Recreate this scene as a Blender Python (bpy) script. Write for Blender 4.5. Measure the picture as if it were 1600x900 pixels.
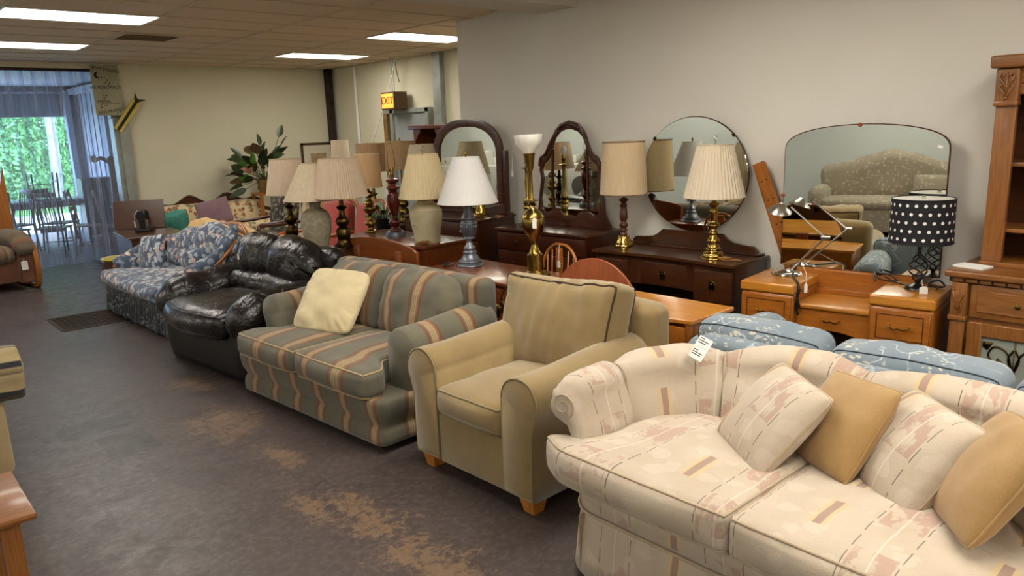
import bpy, bmesh, math, random
from math import sin, cos, pi, radians, sqrt, atan2
from mathutils import Vector, Matrix, noise
for o in list(bpy.data.objects): bpy.data.objects.remove(o)
S = bpy.context.scene
C = S.collection
R_ = random.Random(7)

# ------------------------------------------------------------------ camera
H = 1.75; FPX = 1180.0
def nrm(v): v = Vector(v); v.normalize(); return v
_B = nrm((-1081, -216, FPX)); _A = Vector((1348, -300, FPX)); _A = nrm(_A - _B*_A.dot(_B))
_U = _A.cross(_B)
if _U.y > 0: _U = -_U
# rows: world axes in camera coordinates (x right, y down, z forward)
Rc = Matrix((_A, _B, _U))
cam_d = bpy.data.cameras.new('camera'); cam = bpy.data.objects.new('camera', cam_d); C.objects.link(cam)
cam_d.sensor_width = 36; cam_d.lens = 36*FPX/1600; cam_d.clip_start = .05; cam_d.clip_end = 200
xr = Rc @ Vector((1, 0, 0)); yu = Rc @ Vector((0, -1, 0)); zb = Rc @ Vector((0, 0, -1))
mw = Matrix.Identity(4)
for i in range(3): mw[i][0] = xr[i]; mw[i][1] = yu[i]; mw[i][2] = zb[i]
mw[2][3] = H
cam.matrix_world = mw
S.camera = cam

# ------------------------------------------------------------------ world and exposure
S.view_settings.view_transform = 'Standard'; S.view_settings.look = 'None'
S.view_settings.exposure = 0.55; S.view_settings.gamma = 1
S.view_settings.use_curve_mapping = False
W = bpy.data.worlds.new('world'); S.world = W; W.use_nodes = True
wb = W.node_tree.nodes['Background']; wb.inputs[0].default_value = (.52, .71, 1, 1); wb.inputs[1].default_value = 7.5
LAMP_W = 11                                  # emission of the ceiling light panels
LAMP_C = (1.0, .94, .84)
sun_d = bpy.data.lights.new('sun', 'SUN'); sun_d.energy = 3.5; sun_d.angle = .02; sun_d.color = (1, .97, .92)
sun = bpy.data.objects.new('sun', sun_d); C.objects.link(sun); sun.rotation_euler = (radians(-35), radians(10), 0); sun.location = (0, 25, 12)

# ------------------------------------------------------------------ object helpers
def thing(name, label, cat, loc=(0, 0, 0), rz=0, group=None, rot=None):
    o = bpy.data.objects.new(name, None); C.objects.link(o); o.empty_display_size = .1
    o.location = loc; o.rotation_euler = rot if rot else (0, 0, rz)
    o['label'] = label; o['category'] = cat
    if group: o['group'] = group
    return o
def tag(o, label, cat, group=None):
    o['label'] = label; o['category'] = cat
    if group: o['group'] = group
    return o
def obj(name, bm, mat, parent=None, loc=None, rz=0, pat=None, sharp=40, label=None, rot=None, mtx=None):
    if isinstance(bm, bpy.types.Mesh): me = bm
    else:
        if pat:
            ly = bm.verts.layers.float_vector.get('pat') or bm.verts.layers.float_vector.new('pat')
            for v in bm.verts: a = pat(v.co); v[ly] = (a[0], a[1], 0)
        me = bpy.data.meshes.new(name); bm.to_mesh(me); bm.free()
        if mat: me.materials.append(mat)
        me.shade_smooth()
        if sharp < 180: me.set_sharp_from_angle(angle=radians(sharp))
    o = bpy.data.objects.new(name, me); C.objects.link(o)
    if parent: o.parent = parent
    if loc: o.location = loc
    o.rotation_euler = rot if rot else (0, 0, rz)
    if mtx is not None: o.matrix_world = mtx
    if label: o['label'] = label
    return o
def struct(name, bm, mat, **k):
    o = obj(name, bm, mat, **k); o['kind'] = 'structure'; return o
def copy_tree(o, parent=None):
    c = o.copy(); C.objects.link(c)
    if parent: c.parent = parent
    for ch in list(o.children): copy_tree(ch, c)
    return c
PX = lambda v: (v.x, v.y - v.z)
PY = lambda v: (v.y, v.x - v.z)

# ------------------------------------------------------------------ shape helpers
def BM(): return bmesh.new()
def box(bm, c, s, bev=0, M=None, seg=1):
    r = bmesh.ops.create_cube(bm, size=1)
    vs = r['verts']
    for v in vs: v.co = Vector((v.co.x*s[0], v.co.y*s[1], v.co.z*s[2]))
    if bev:
        es = list({e for v in vs for e in v.link_edges})
        rr = bmesh.ops.bevel(bm, geom=es, offset=min(bev, min(s)*.45), segments=seg, affect='EDGES', profile=.6)
        vs = list({v for f in rr['faces'] for v in f.verts} | {v for v in vs if v.is_valid})
        st = list(vs); seen = set(st)
        while st:
            v = st.pop()
            for e in v.link_edges:
                w = e.other_vert(v)
                if w not in seen: seen.add(w); st.append(w)
        vs = list(seen)
    for v in vs:
        p = v.co + Vector((0, 0, 0))
        if M is not None: p = M @ p
        v.co = p + Vector(c)
    return bm
def b2(bm, lo, hi, bev=0, seg=1):
    return box(bm, [(a+b)/2 for a, b in zip(lo, hi)], [abs(b-a) for a, b in zip(lo, hi)], bev, None, seg)
def grid_faces(bm, rows, closed_u=False, closed_v=False):
    nr, nc = len(rows), len(rows[0])
    for i in range(nr if closed_u else nr-1):
        a = rows[i]; b = rows[(i+1) % nr]
        for j in range(nc if closed_v else nc-1):
            k = (j+1) % nc
            q = [a[j], a[k], b[k], b[j]]
            u = []
            for v in q:
                if v not in u: u.append(v)
            if len(u) >= 3:
                try: bm.faces.new(u)
                except ValueError: pass
def lathe(bm, prof, c=(0, 0, 0), seg=28, pleat=0, amp=0, fn=None):
    rows = []
    for r, z in prof:
        ring = []
        if r < 1e-5:
            v = bm.verts.new((c[0], c[1], c[2]+z)); ring = [v]*seg
        else:
            for k in range(seg):
                a = 2*pi*k/seg
                rr = r*(1 + (amp*cos(pleat*a) if pleat else 0))
                if fn: rr *= fn(a, z)
                ring.append(bm.verts.new((c[0]+rr*cos(a), c[1]+rr*sin(a), c[2]+z)))
        rows.append(ring)
    grid_faces(bm, rows, False, True)
    for ring, flip in ((rows[0], True), (rows[-1], False)):
        if ring[0] is not ring[1]:
            try: bm.faces.new(ring[::-1] if flip else ring)
            except ValueError: pass
    bmesh.ops.recalc_face_normals(bm, faces=bm.faces)
    return bm
def tube(bm, pts, r, seg=8, closed=False, cap=True):
    pts = [Vector(p) for p in pts]; n = len(pts); rows = []
    up = None
    for i, p in enumerate(pts):
        if closed: t = pts[(i+1) % n] - pts[i-1]
        else: t = pts[min(i+1, n-1)] - pts[max(i-1, 0)]
        if t.length < 1e-9: t = Vector((0, 0, 1))
        t.normalize()
        if up is None: up = t.orthogonal().normalized()
        up = (up - t*up.dot(t))
        if up.length < 1e-6: up = t.orthogonal()
        up.normalize(); s = t.cross(up)
        rr = r[i] if isinstance(r, (list, tuple)) else r
        rows.append([bm.verts.new(p + (up*cos(2*pi*k/seg) + s*sin(2*pi*k/seg))*rr) for k in range(seg)])
    grid_faces(bm, rows, closed, True)
    if cap and not closed:
        bm.faces.new(rows[0][::-1]); bm.faces.new(rows[-1])
    return bm
def spline(pts, n=8, closed=False):
    P = [Vector(p) for p in pts]; out = []; m = len(P)
    for i in range(m if closed else m-1):
        if closed: a, b, c, d = P[i-1], P[i], P[(i+1) % m], P[(i+2) % m]
        else: a, b, c, d = P[max(i-1, 0)], P[i], P[i+1], P[min(i+2, m-1)]
        for k in range(n):
            t = k/n
            out.append(.5*((2*b) + (c-a)*t + (2*a-5*b+4*c-d)*t*t + (3*b-a-3*c+d)*t**3))
    if not closed: out.append(P[-1])
    return out
def prism(bm, poly, y0, y1, bev=0, plane='xz'):
    """poly (a,b) in plane, extruded from y0 to y1 on the third axis, rim chamfered by bev"""
    def P(a, b, t): return {'xz': (a, t, b), 'xy': (a, b, t), 'yz': (t, a, b)}[plane]
    cx = sum(p[0] for p in poly)/len(poly); cy = sum(p[1] for p in poly)/len(poly)
    n = len(poly)
    def inset(d):
        if d == 0: return poly
        ar = sum(poly[i][0]*poly[(i+1) % n][1]-poly[(i+1) % n][0]*poly[i][1] for i in range(n))
        sg = 1 if ar > 0 else -1
        out = []
        for i in range(n):
            a = Vector(poly[i-1]); b = Vector(poly[i]); c = Vector(poly[(i+1) % n])
            e1 = (b-a).normalized() if (b-a).length > 1e-9 else Vector((1, 0)); e2 = (c-b).normalized() if (c-b).length > 1e-9 else e1
            n1 = Vector((-e1.y, e1.x))*sg; n2 = Vector((-e2.y, e2.x))*sg
            m = n1+n2; l = m.length_squared
            m = m*(2/l) if l > .3 else m
            out.append((b.x+m.x*d, b.y+m.y*d))
        return out
    sgn = 1 if y1 > y0 else -1
    secs = [(y0, bev), (y0+sgn*bev, 0), (y1-sgn*bev, 0), (y1, bev)] if bev else [(y0, 0), (y1, 0)]
    rows = [[bm.verts.new(P(a, b, t)) for a, b in inset(d)] for t, d in secs]
    fs0 = set(bm.faces)
    grid_faces(bm, rows, False, True)
    bm.faces.new(rows[0][::-1]); bm.faces.new(rows[-1])
    nf = [f for f in bm.faces if f not in fs0]
    bmesh.ops.recalc_face_normals(bm, faces=nf)
    return bm
def smoothstep(a, b, x):
    t = max(0, min(1, (x-a)/(b-a))); return t*t*(3-2*t)
class Soft:
    """rounded, crowned, slightly crumpled upholstery block"""
    def __init__(s, c, size, rad=.04, crown=(0, 0, 0), nz=(0, 6, 0), fn=None, wr=None, M=None):
        s.c = Vector(c); s.h = Vector(size)*.5; s.rad = min(rad, min(size)*.49); s.crown = crown; s.nz = nz; s.fn = fn; s.wr = wr; s.M = M
    def map(s, p):
        h = s.h; r = s.rad
        q = Vector([max(-(h[i]-r), min(h[i]-r, p[i])) for i in range(3)])
        d = p-q
        if d.length > 1e-9: d.normalize()
        v = q+d*r
        f = [v[i]/h[i] for i in range(3)]
        k = [max(0, 1-x*x) for x in f]
        out = Vector(v)
        out.x += f[0]*s.crown[0]*k[1]*k[2]; out.y += f[1]*s.crown[1]*k[0]*k[2]; out.z += f[2]*s.crown[2]*k[0]*k[1]
        a, fr, sd = s.nz
        if a:
            q = out*fr + Vector((sd*7.3, sd*3.1, sd))
            out += d*(noise.noise(q)*a + noise.noise(q*2.3)*a*.4)
        if s.wr:      # directional creases (amp, freqvec)
            a, fv = s.wr
            q = Vector((out.x*fv[0], out.y*fv[1], out.z*fv[2])) + Vector((s.nz[2]*3.7, 1.3, 2.1))
            n = abs(noise.noise(q))
            out -= d*a*(1-min(1, n*3.5))
        if s.fn: out = Vector(s.fn(out.copy(), f))
        if s.M is not None: out = s.M @ out
        return out + s.c
    def ax(s, i, nf, nr):
        h = s.h[i]; r = s.rad; inn = h-r
        a = [inn + r*math.tan(pi/4*k/nr) for k in range(nr+1)]
        mid = [-inn + 2*inn*k/nf for k in range(1, nf)]
        return [-x for x in a[::-1]] + mid + a
    def build(s, bm=None, cell=.04, nr=3, pat='x'):
        bm = bm or BM()
        ly = bm.verts.layers.float_vector.get('pat') or bm.verts.layers.float_vector.new('pat')
        A = [s.ax(i, max(2, min(40, int((2*s.h[i]-2*s.rad)/cell)+1)), nr) for i in range(3)]
        cache = {}
        def V(p):
            key = (round(p[0], 6), round(p[1], 6), round(p[2], 6))
            if key not in cache:
                v = bm.verts.new(s.map(Vector(p)))
                q = Vector(p)
                if s.M is not None: q = s.M @ q
                q = q + s.c
                v[ly] = ((q.x, q.y-q.z, 0) if pat == 'x' else (q.y, q.x-q.z, 0) if pat == 'y' else (q.x, q.z, 0))
                cache[key] = v
            return cache[key]
        for i in range(3):
            j, k = (i+1) % 3, (i+2) % 3
            for sg in (-1, 1):
                rows = []
                for a in A[j]:
                    row = []
                    for b in A[k]:
                        p = [0, 0, 0]; p[i] = sg*s.h[i]; p[j] = a; p[k] = b
                        row.append(V(p))
                    rows.append(row)
                for x in range(len(rows)-1):
                    for y in range(len(rows[0])-1):
                        q = [rows[x][y], rows[x+1][y], rows[x+1][y+1], rows[x][y+1]]
                        if sg < 0: q = q[::-1]
                        try: bm.faces.new(q)
                        except ValueError: pass
        return bm
    def pipe(s, bm=None, r=.006, axis=2, sg=1, seg=5, out=.5):
        """tube along the rim of the face (axis, sg)"""
        bm = bm or BM()
        j, k = (axis+1) % 3, (axis+2) % 3
        hj, hk = s.h[j], s.h[k]; n = 26; pts = []
        cor = [(-1, -1), (1, -1), (1, 1), (-1, 1)]
        for e in range(4):
            a = cor[e]; b = cor[(e+1) % 4]
            for t in range(n):
                u = t/n
                p = Vector((0, 0, 0)); p[axis] = sg*s.h[axis]
                p[j] = hj*(a[0]+(b[0]-a[0])*u); p[k] = hk*(a[1]+(b[1]-a[1])*u)
                pts.append(s.map(p))
        return tube(bm, pts, r, seg, True)
def upholster(parent, name, sf, mat, pipem=None, axes=((2, 1), (2, -1)), pr=.006, cell=.04, pat='x', label=None):
    o = obj(name, sf.build(cell=cell, pat=pat), mat, parent, sharp=180, label=label)
    if pipem:
        bm = BM()
        for a, sg in axes: sf.pipe(bm, pr, a, sg)
        obj('piping', bm, pipem, o, sharp=180)
    return o
def pillow(bm, a, b, t, n=26, pinch=.05, nz=.008, seed=0, fat=.42, sag=0, creases=.0, rnd=.055):
    """square throw pillow in the xy plane, puffed along z"""
    ly = bm.verts.layers.float_vector.get('pat') or bm.verts.layers.float_vector.new('pat')
    rim = {}
    tops = []
    for sg in (1, -1):
        rows = []
        for i in range(n+1):
            row = []
            for j in range(n+1):
                if (i in (0, n) or j in (0, n)) and sg == -1: row.append(rim[(i, j)]); continue
                u = -cos(pi*i/n)*.55 + (2*i/n-1)*.45; w = -cos(pi*j/n)*.55 + (2*j/n-1)*.45
                cr = 1-rnd*(abs(u)*abs(w))**4
                x = a*u*(1-pinch*(1-w*w)*abs(u))*cr; y = b*w*(1-pinch*(1-u*u)*abs(w))*cr
                z = sg*t*((1-u*u)*(1-w*w))**fat
                q = Vector((x*9+seed, y*9, sg*3))
                m = (1-u*u)*(1-w*w)
                z += sg*noise.noise(q)*nz*min(1, m*4) + sag*(u*u - .3)
                if creases:
                    ed = max(abs(u), abs(w)); th = atan2(w, u)
                    z -= sg*creases*smoothstep(.5, .9, ed)*(.5+.5*noise.noise(Vector((cos(th)*7+seed, sin(th)*7, 1)))*2.2)*min(1, m*6)
                v = bm.verts.new((x, y, z)); v[ly] = (x, y, 0)
                if i in (0, n) or j in (0, n): rim[(i, j)] = v
                row.append(v)
            rows.append(row)
        for i in range(n):
            for j in range(n):
                q = [rows[i][j], rows[i+1][j], rows[i+1][j+1], rows[i][j+1]]
                if sg < 0: q = q[::-1]
                bm.faces.new(q)
    path = [rim[(i, 0)] for i in range(n)] + [rim[(n, j)] for j in range(n)] + [rim[(n-i, n)] for i in range(n)] + [rim[(0, n-j)] for j in range(n)]
    return [v.co.copy() for v in path]
def basis(c, u, v, nn=None):
    u = nrm(u); v = Vector(v); v = nrm(v-u*v.dot(u)); w = u.cross(v)
    m = Matrix.Identity(4)
    for i in range(3): m[i][0] = u[i]; m[i][1] = v[i]; m[i][2] = w[i]; m[i][3] = c[i]
    return m
def text_bm(t, size, ext=.001, align='CENTER'):
    cu = bpy.data.curves.new('lettering', 'FONT'); cu.body = t; cu.size = size; cu.extrude = ext; cu.align_x = align; cu.align_y = 'CENTER'; cu.resolution_u = 2
    o = bpy.data.objects.new('lettering', cu); C.objects.link(o)
    dg = bpy.context.evaluated_depsgraph_get()
    me = bpy.data.meshes.new_from_object(o.evaluated_get(dg))
    bm = BM(); bm.from_mesh(me); bpy.data.meshes.remove(me)
    bpy.data.objects.remove(o); bpy.data.curves.remove(cu)
    return bm
def xform(bm, M):
    bmesh.ops.transform(bm, matrix=M, verts=bm.verts); return bm

# ------------------------------------------------------------------ materials
def lin(h):
    if isinstance(h, str):
        h = h.lstrip('#'); c = [int(h[i:i+2], 16)/255 for i in (0, 2, 4)]
        return tuple((x/12.92 if x <= .04045 else ((x+.055)/1.055)**2.4) for x in c) + (1,)
    return tuple(h) + (1,) if len(h) == 3 else tuple(h)
class NG:
    def __init__(s, name):
        m = bpy.data.materials.new(name); m.use_nodes = True; s.mat = m; s.nt = m.node_tree
        s.b = s.nt.nodes['Principled BSDF']; s.out = s.nt.nodes['Material Output']
    def n(s, t, **k):
        nd = s.nt.nodes.new(t)
        for a, b in k.items(): setattr(nd, a, b)
        return nd
    def put(s, sock, v):
        if isinstance(v, bpy.types.NodeSocket): s.nt.links.new(v, sock)
        elif isinstance(v, (tuple, list)) and sock.type == 'VECTOR': sock.default_value = v[:3]
        elif isinstance(v, str): sock.default_value = lin(v)
        else: sock.default_value = v
    def m(s, op, a, b=0, c=0):
        nd = s.n('ShaderNodeMath', operation=op)
        for i, v in enumerate((a, b, c)): s.put(nd.inputs[i], v)
        return nd.outputs[0]
    def obc(s): return s.n('ShaderNodeTexCoord').outputs['Object']
    def gen(s): return s.n('ShaderNodeTexCoord').outputs['Generated']
    def attr(s, a='pat'):
        return s.n('ShaderNodeAttribute', attribute_name=a).outputs['Vector']
    def sep(s, v):
        nd = s.n('ShaderNodeSeparateXYZ'); s.put(nd.inputs[0], v); return nd.outputs
    def comb(s, x, y=0, z=0):
        nd = s.n('ShaderNodeCombineXYZ')
        for i, v in enumerate((x, y, z)): s.put(nd.inputs[i], v)
        return nd.outputs[0]
    def scale(s, v, k):
        nd = s.n('ShaderNodeVectorMath', operation='MULTIPLY'); s.put(nd.inputs[0], v); nd.inputs[1].default_value = k if isinstance(k, (tuple, list)) else (k, k, k); return nd.outputs[0]
    def vadd(s, v, w):
        nd = s.n('ShaderNodeVectorMath', operation='ADD'); s.put(nd.inputs[0], v); s.put(nd.inputs[1], w); return nd.outputs[0]
    def noise(s, v, sc=5, det=3, rough=.5, dist=0, col=False):
        nd = s.n('ShaderNodeTexNoise'); s.put(nd.inputs['Vector'], v)
        nd.inputs['Scale'].default_value = sc; nd.inputs['Detail'].default_value = det; nd.inputs['Roughness'].default_value = rough; nd.inputs['Distortion'].default_value = dist
        return nd.outputs['Color' if col else 'Fac']
    def vor(s, v, sc=5, feat='F1', rnd=1):
        nd = s.n('ShaderNodeTexVoronoi', feature=feat); s.put(nd.inputs['Vector'], v); nd.inputs['Scale'].default_value = sc; nd.inputs['Randomness'].default_value = rnd
        return nd.outputs
    def ramp(s, f, st, interp='LINEAR'):
        nd = s.n('ShaderNodeValToRGB'); s.put(nd.inputs[0], f); cr = nd.color_ramp; cr.interpolation = interp
        while len(cr.elements) < len(st): cr.elements.new(.5)
        for e, (p, c) in zip(cr.elements, st): e.position = p; e.color = lin(c) if not isinstance(c, (int, float)) else (c, c, c, 1)
        return nd.outputs[0]
    def mix(s, f, a, b, bt='MIX'):
        nd = s.n('ShaderNodeMix', data_type='RGBA', blend_type=bt)
        s.put(nd.inputs[0], f)
        for i, v in ((6, a), (7, b)):
            if isinstance(v, str): v = lin(v)
            s.put(nd.inputs[i], v)
        return nd.outputs[2]
    def band(s, x, lo, hi):        # 1 inside lo..hi
        return s.m('MULTIPLY', s.m('GREATER_THAN', x, lo), s.m('LESS_THAN', x, hi))
    def col(s, c): s.put(s.b.inputs['Base Color'], lin(c) if isinstance(c, str) else c); return s
    def set(s, **k):
        for a, v in k.items(): s.put(s.b.inputs[a.replace('_', ' ')], v)
        return s
    def bump(s, h, st=.3, d=.01):
        nd = s.n('ShaderNodeBump'); s.put(nd.inputs['Height'], h); nd.inputs['Strength'].default_value = st; nd.inputs['Distance'].default_value = d
        s.nt.links.new(nd.outputs[0], s.b.inputs['Normal']); return s
def plain(name, c, rough=.5, metal=0, bs=None, bst=.2, var=None, coat=0, bd=.005):
    g = NG(name); g.set(Roughness=float(rough), Metallic=float(metal))
    if coat: g.set(Coat_Weight=float(coat), Coat_Roughness=.08)
    if var:
        f = g.noise(g.obc(), var[1], 3, .6); g.col(g.mix(g.ramp(f, [(.35, 0), (.65, 1)]), c, var[0]))
    else: g.col(c)
    if bs: g.bump(g.noise(g.obc(), bs, 4, .6), bst, bd)
    return g.mat
def fabric(name, c, var=None, rough=.9, weave=900, sheen=.3):
    g = NG(name); o = g.obc()
    c2 = var or c
    f = g.noise(o, 7, 4, .6); w = g.noise(o, 260, 2, .7)
    k = g.mix(g.ramp(f, [(.3, 0), (.7, 1)]), c, c2)
    k = g.mix(.25, k, g.mix(w, '#000000', '#ffffff'), 'OVERLAY'); g.col(k)
    g.set(Roughness=float(rough), Sheen_Weight=float(sheen)); g.bump(w, .25, .002); return g.mat
def wood(name, c1, c2, axis=0, rough=.35, sc=1, coat=.25, dark=None):
    g = NG(name); o = g.obc()
    k = [9*sc, 9*sc, 9*sc]; k[axis] = .9*sc
    v = g.scale(o, tuple(k))
    n1 = g.noise(v, 1.6, 6, .62, .6); v2 = g.scale(o, tuple(x*9 if i != axis else x*4 for i, x in enumerate(k)))
    n2 = g.noise(v2, 1.5, 3, .6)
    col = g.ramp(n1, [(.3, c1), (.5, c2), (.58, c1), (.75, c2)])
    col = g.mix(g.ramp(n2, [(.35, .0), (.6, .45)]), col, dark or c1, 'MULTIPLY')
    col = g.mix(.5, col, g.mix(g.noise(o, 3, 2), c1, c2))
    g.col(col); g.set(Roughness=float(rough), Coat_Weight=float(coat), Coat_Roughness=.12)
    g.bump(n2, .12, .001); return g.mat
def stripes(name, period, stops, coord='attr', comp=0, rough=.9, lines=None):
    g = NG(name); v = g.attr()
    xyz = g.sep(v); u = xyz[comp]
    t = g.m('FRACT', g.m('DIVIDE', g.m('ADD', u, 20.0), period))
    c = g.ramp(t, stops, 'LINEAR')
    w = g.noise(g.scale(g.obc(), (1, 1, 1)), 240, 2, .7); f = g.noise(g.obc(), 12, 4, .6)
    c = g.mix(.28, c, g.mix(w, '#000000', '#ffffff'), 'OVERLAY')
    c = g.mix(.2, c, g.mix(f, '#202020', '#e0e0e0'), 'OVERLAY')
    g.col(c); g.set(Roughness=rough, Sheen_Weight=.2); g.bump(w, .3, .002); return g.mat

def ceiling_mat():
    g = NG('acoustic_tile'); n = g.noise(g.obc(), 140, 3, .7)
    g.col(g.mix(g.ramp(n, [(.4, 0), (.6, 1)]), '#d4c0a2', '#e4d2b6')); g.set(Roughness=.95); g.bump(n, .4, .003); return g.mat
def floor_mat():
    g = NG('worn_painted_concrete'); o = g.obc()
    n1 = g.noise(o, .9, 5, .6); n2 = g.noise(o, 26, 6, .7); n3 = g.noise(o, 2.2, 5, .65, .3)
    base = g.mix(g.ramp(n1, [(.3, 0), (.7, 1)]), '#352c2a', '#4a403e')
    base = g.mix(g.ramp(n2, [(.45, 0), (.75, .35)]), base, '#847a74')
    xyz = g.sep(o)
    def spot(x, y, rx, ry):
        a = g.m('DIVIDE', g.m('SUBTRACT', xyz[0], x), rx); b = g.m('DIVIDE', g.m('SUBTRACT', xyz[1], y), ry)
        d = g.m('SQRT', g.m('ADD', g.m('MULTIPLY', a, a), g.m('MULTIPLY', b, b)))
        return g.m('MAXIMUM', g.m('SUBTRACT', 1.0, d), 0.0)
    sp = None
    for q in [(1.60, 2.88, .16, .45), (1.60, 4.55, .28, .4), (1.58, 2.3, .2, .45), (1.45, 2.0, .3, .25), (1.72, 5.5, .14, .3), (1.45, 3.1, .1, .25), (1.62, 3.8, .12, .3)]:
        s_ = spot(q[0], q[1], q[2]*1.5, q[3]*1.5); sp = s_ if sp is None else g.m('MAXIMUM', sp, s_)
    rough_n = g.noise(o, 22, 10, .85)
    big_n = g.noise(o, 5, 4, .6)
    mk = g.m('ADD', g.m('ADD', g.m('MULTIPLY', sp, .55), g.m('MULTIPLY', g.m('SUBTRACT', big_n, .5), .9)), g.m('MULTIPLY', g.m('SUBTRACT', rough_n, .5), 2.2))
    mk = g.ramp(mk, [(.28, 0), (.46, .55)])
    mk = g.m('MULTIPLY', mk, g.m('GREATER_THAN', sp, .01))
    base = g.mix(mk, base, '#8a6f52')
    # darker rectangular patches (old tile ghosts)
    def rect(x0, x1, y0, y1):
        return g.m('MULTIPLY', g.band(xyz[0], x0, x1), g.band(xyz[1], y0, y1))
    dk = g.m('MAXIMUM', rect(.93, 1.2, 4.45, 4.85), rect(.78, 1.22, 4.95, 5.2))
    dk = g.m('MULTIPLY', dk, g.ramp(n3, [(.3, .45), (.5, .95)]))
    base = g.mix(dk, base, '#2f2a24')
    e = spot(1.2, 3.85, .2, .22); e = g.ramp(g.m('ADD', e, g.m('MULTIPLY', g.m('SUBTRACT', rough_n, .5), 1.0)), [(.35, 0), (.5, .6)])
    base = g.mix(e, base, '#3c3433')
    cr = g.vor(g.vadd(o, g.scale(g.noise(o, 3, 4, .6, 0, True), .25)), .8, 'DISTANCE_TO_EDGE')[0]
    base = g.mix(g.ramp(cr, [(0, .5), (.006, 0)]), base, '#2c2624')
    g.col(base)
    g.put(g.b.inputs['Roughness'], g.ramp(g.noise(o, 8, 5, .7), [(.3, .30), (.7, .48)]))
    g.bump(g.noise(o, 30, 6, .7), .25, .004); return g.mat
def cream_mat():
    g = NG('cream_floral_stripe'); xyz = g.sep(g.attr()); u = g.m('ADD', xyz[0], 20.0); v = g.m('ADD', xyz[1], 20.0); a = g.attr()
    P = .46
    wob = g.m('MULTIPLY', g.m('SUBTRACT', g.noise(a, 8, 2), .5), .012)
    t = g.m('MULTIPLY', g.m('FRACT', g.m('DIVIDE', g.m('ADD', u, wob), P)), P)       # 0..P metres
    base = g.mix(g.ramp(g.noise(a, 5, 3), [(.35, 0), (.65, 1)]), '#bfb19d', '#b5a691')
    leaf = g.vor(g.vadd(a, g.scale(g.noise(a, 9, 3, .5, 0, True), .12)), 9)[0]
    base = g.mix(g.ramp(leaf, [(.28, .2), (.34, 0)]), base, '#dcd2c4')
    # mauve bars flanked by straw edges
    vb = g.m('FRACT', g.m('DIVIDE', v, .30)); inb = g.m('LESS_THAN', vb, .56)
    base = g.mix(g.m('MULTIPLY', g.m('MULTIPLY', g.band(t, .05, .105), inb), .8), base, '#c8ad7e')
    base = g.mix(g.m('MULTIPLY', g.m('MULTIPLY', g.band(t, .064, .091), inb), .85), base, '#93786f')
    # dashed dark lines
    d1 = g.m('LESS_THAN', g.m('FRACT', g.m('DIVIDE', v, .085)), .7)
    base = g.mix(g.m('MULTIPLY', g.m('MULTIPLY', g.band(t, .200, .2035), d1), .8), base, '#5a4c44')
    base = g.mix(g.m('MULTIPLY', g.m('MULTIPLY', g.band(t, .340, .3435), d1), .8), base, '#5a4c44')
    # pink mottled blossoms between the lines
    nb = g.noise(g.scale(a, (1.5, 1, 1)), 9, 4, .6, .3)
    pk = g.m('MULTIPLY', g.ramp(nb, [(.46, 0), (.50, .7)], 'LINEAR'), g.band(t, .212, .333))
    pk = g.m('MULTIPLY', pk, g.m('LESS_THAN', g.m('FRACT', g.m('DIVIDE', v, .37)), .62))
    base = g.mix(pk, base, '#a98878')
    base = g.mix(g.m('MULTIPLY', g.band(t, .269, .275), .5), base, '#d8cfc0')
    w = g.noise(g.obc(), 300, 2, .6)
    base = g.mix(.15, base, g.mix(w, '#000000', '#ffffff'), 'OVERLAY')
    g.col(base); g.set(Roughness=.85, Sheen_Weight=.2); g.bump(g.m('ADD', w, g.m('MULTIPLY', g.noise(g.obc(), 14, 3), 3)), .22, .004); return g.mat
def floral_mat(name, bg, cols, sc=16, thr=.42, bg2=None, warp=.08):
    g = NG(name); a = g.obc()
    av = g.vadd(a, g.scale(g.noise(a, 14, 3, .5, 0, True), warp))
    V = g.vor(av, sc); cid = g.sep(V[1])[0]
    st = [(i/len(cols), c) for i, c in enumerate(cols)]
    pc = g.ramp(cid, st, 'CONSTANT')
    core = g.mix(g.ramp(V[0], [(.0, 0), (.3, .8)]), g.mix(.35, pc, '#e8dccb'), pc)
    msk = g.ramp(V[0], [(thr-.04, 1), (thr, 0)])
    b0 = g.mix(g.ramp(g.noise(a, 30, 3), [(.4, 0), (.6, 1)]), bg, bg2 or bg)
    g.col(g.mix(msk, b0, core)); g.set(Roughness=.85, Sheen_Weight=.2)
    g.bump(g.noise(a, 20, 4), .3, .006); return g.mat
def branch_mat():
    g = NG('blue_branch_fabric'); a = g.obc()
    base = g.mix(g.ramp(g.noise(a, 4, 3), [(.3, 0), (.7, 1)]), '#71808c', '#838f97')
    av = g.vadd(a, g.scale(g.noise(a, 6, 3, .6, 0, True), .15))
    e = g.vor(g.scale(av, (1, 1, 1)), 7, 'DISTANCE_TO_EDGE')[0]
    zone = g.ramp(g.noise(a, 5, 2), [(.46, 0), (.52, 1)])
    base = g.mix(g.m('MULTIPLY', g.ramp(e, [(.012, .8), (.03, 0)]), zone), base, '#b9c2c8')
    e2 = g.vor(g.scale(av, (1, 2.2, 2.2)), 22, 'F1')[0]
    z2 = g.ramp(g.noise(g.vadd(a, (3.1, 5.2, 1.7)), 6.5, 2), [(.50, 0), (.54, 1)])
    base = g.mix(g.m('MULTIPLY', g.ramp(e2, [(.3, .9), (.36, 0)]), z2), base, '#c9c4ae')
    w = g.noise(a, 260, 2, .6); base = g.mix(.2, base, g.mix(w, '#000000', '#ffffff'), 'OVERLAY')
    g.col(base); g.set(Roughness=.9, Sheen_Weight=.2); g.bump(w, .2, .002); return g.mat
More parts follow.
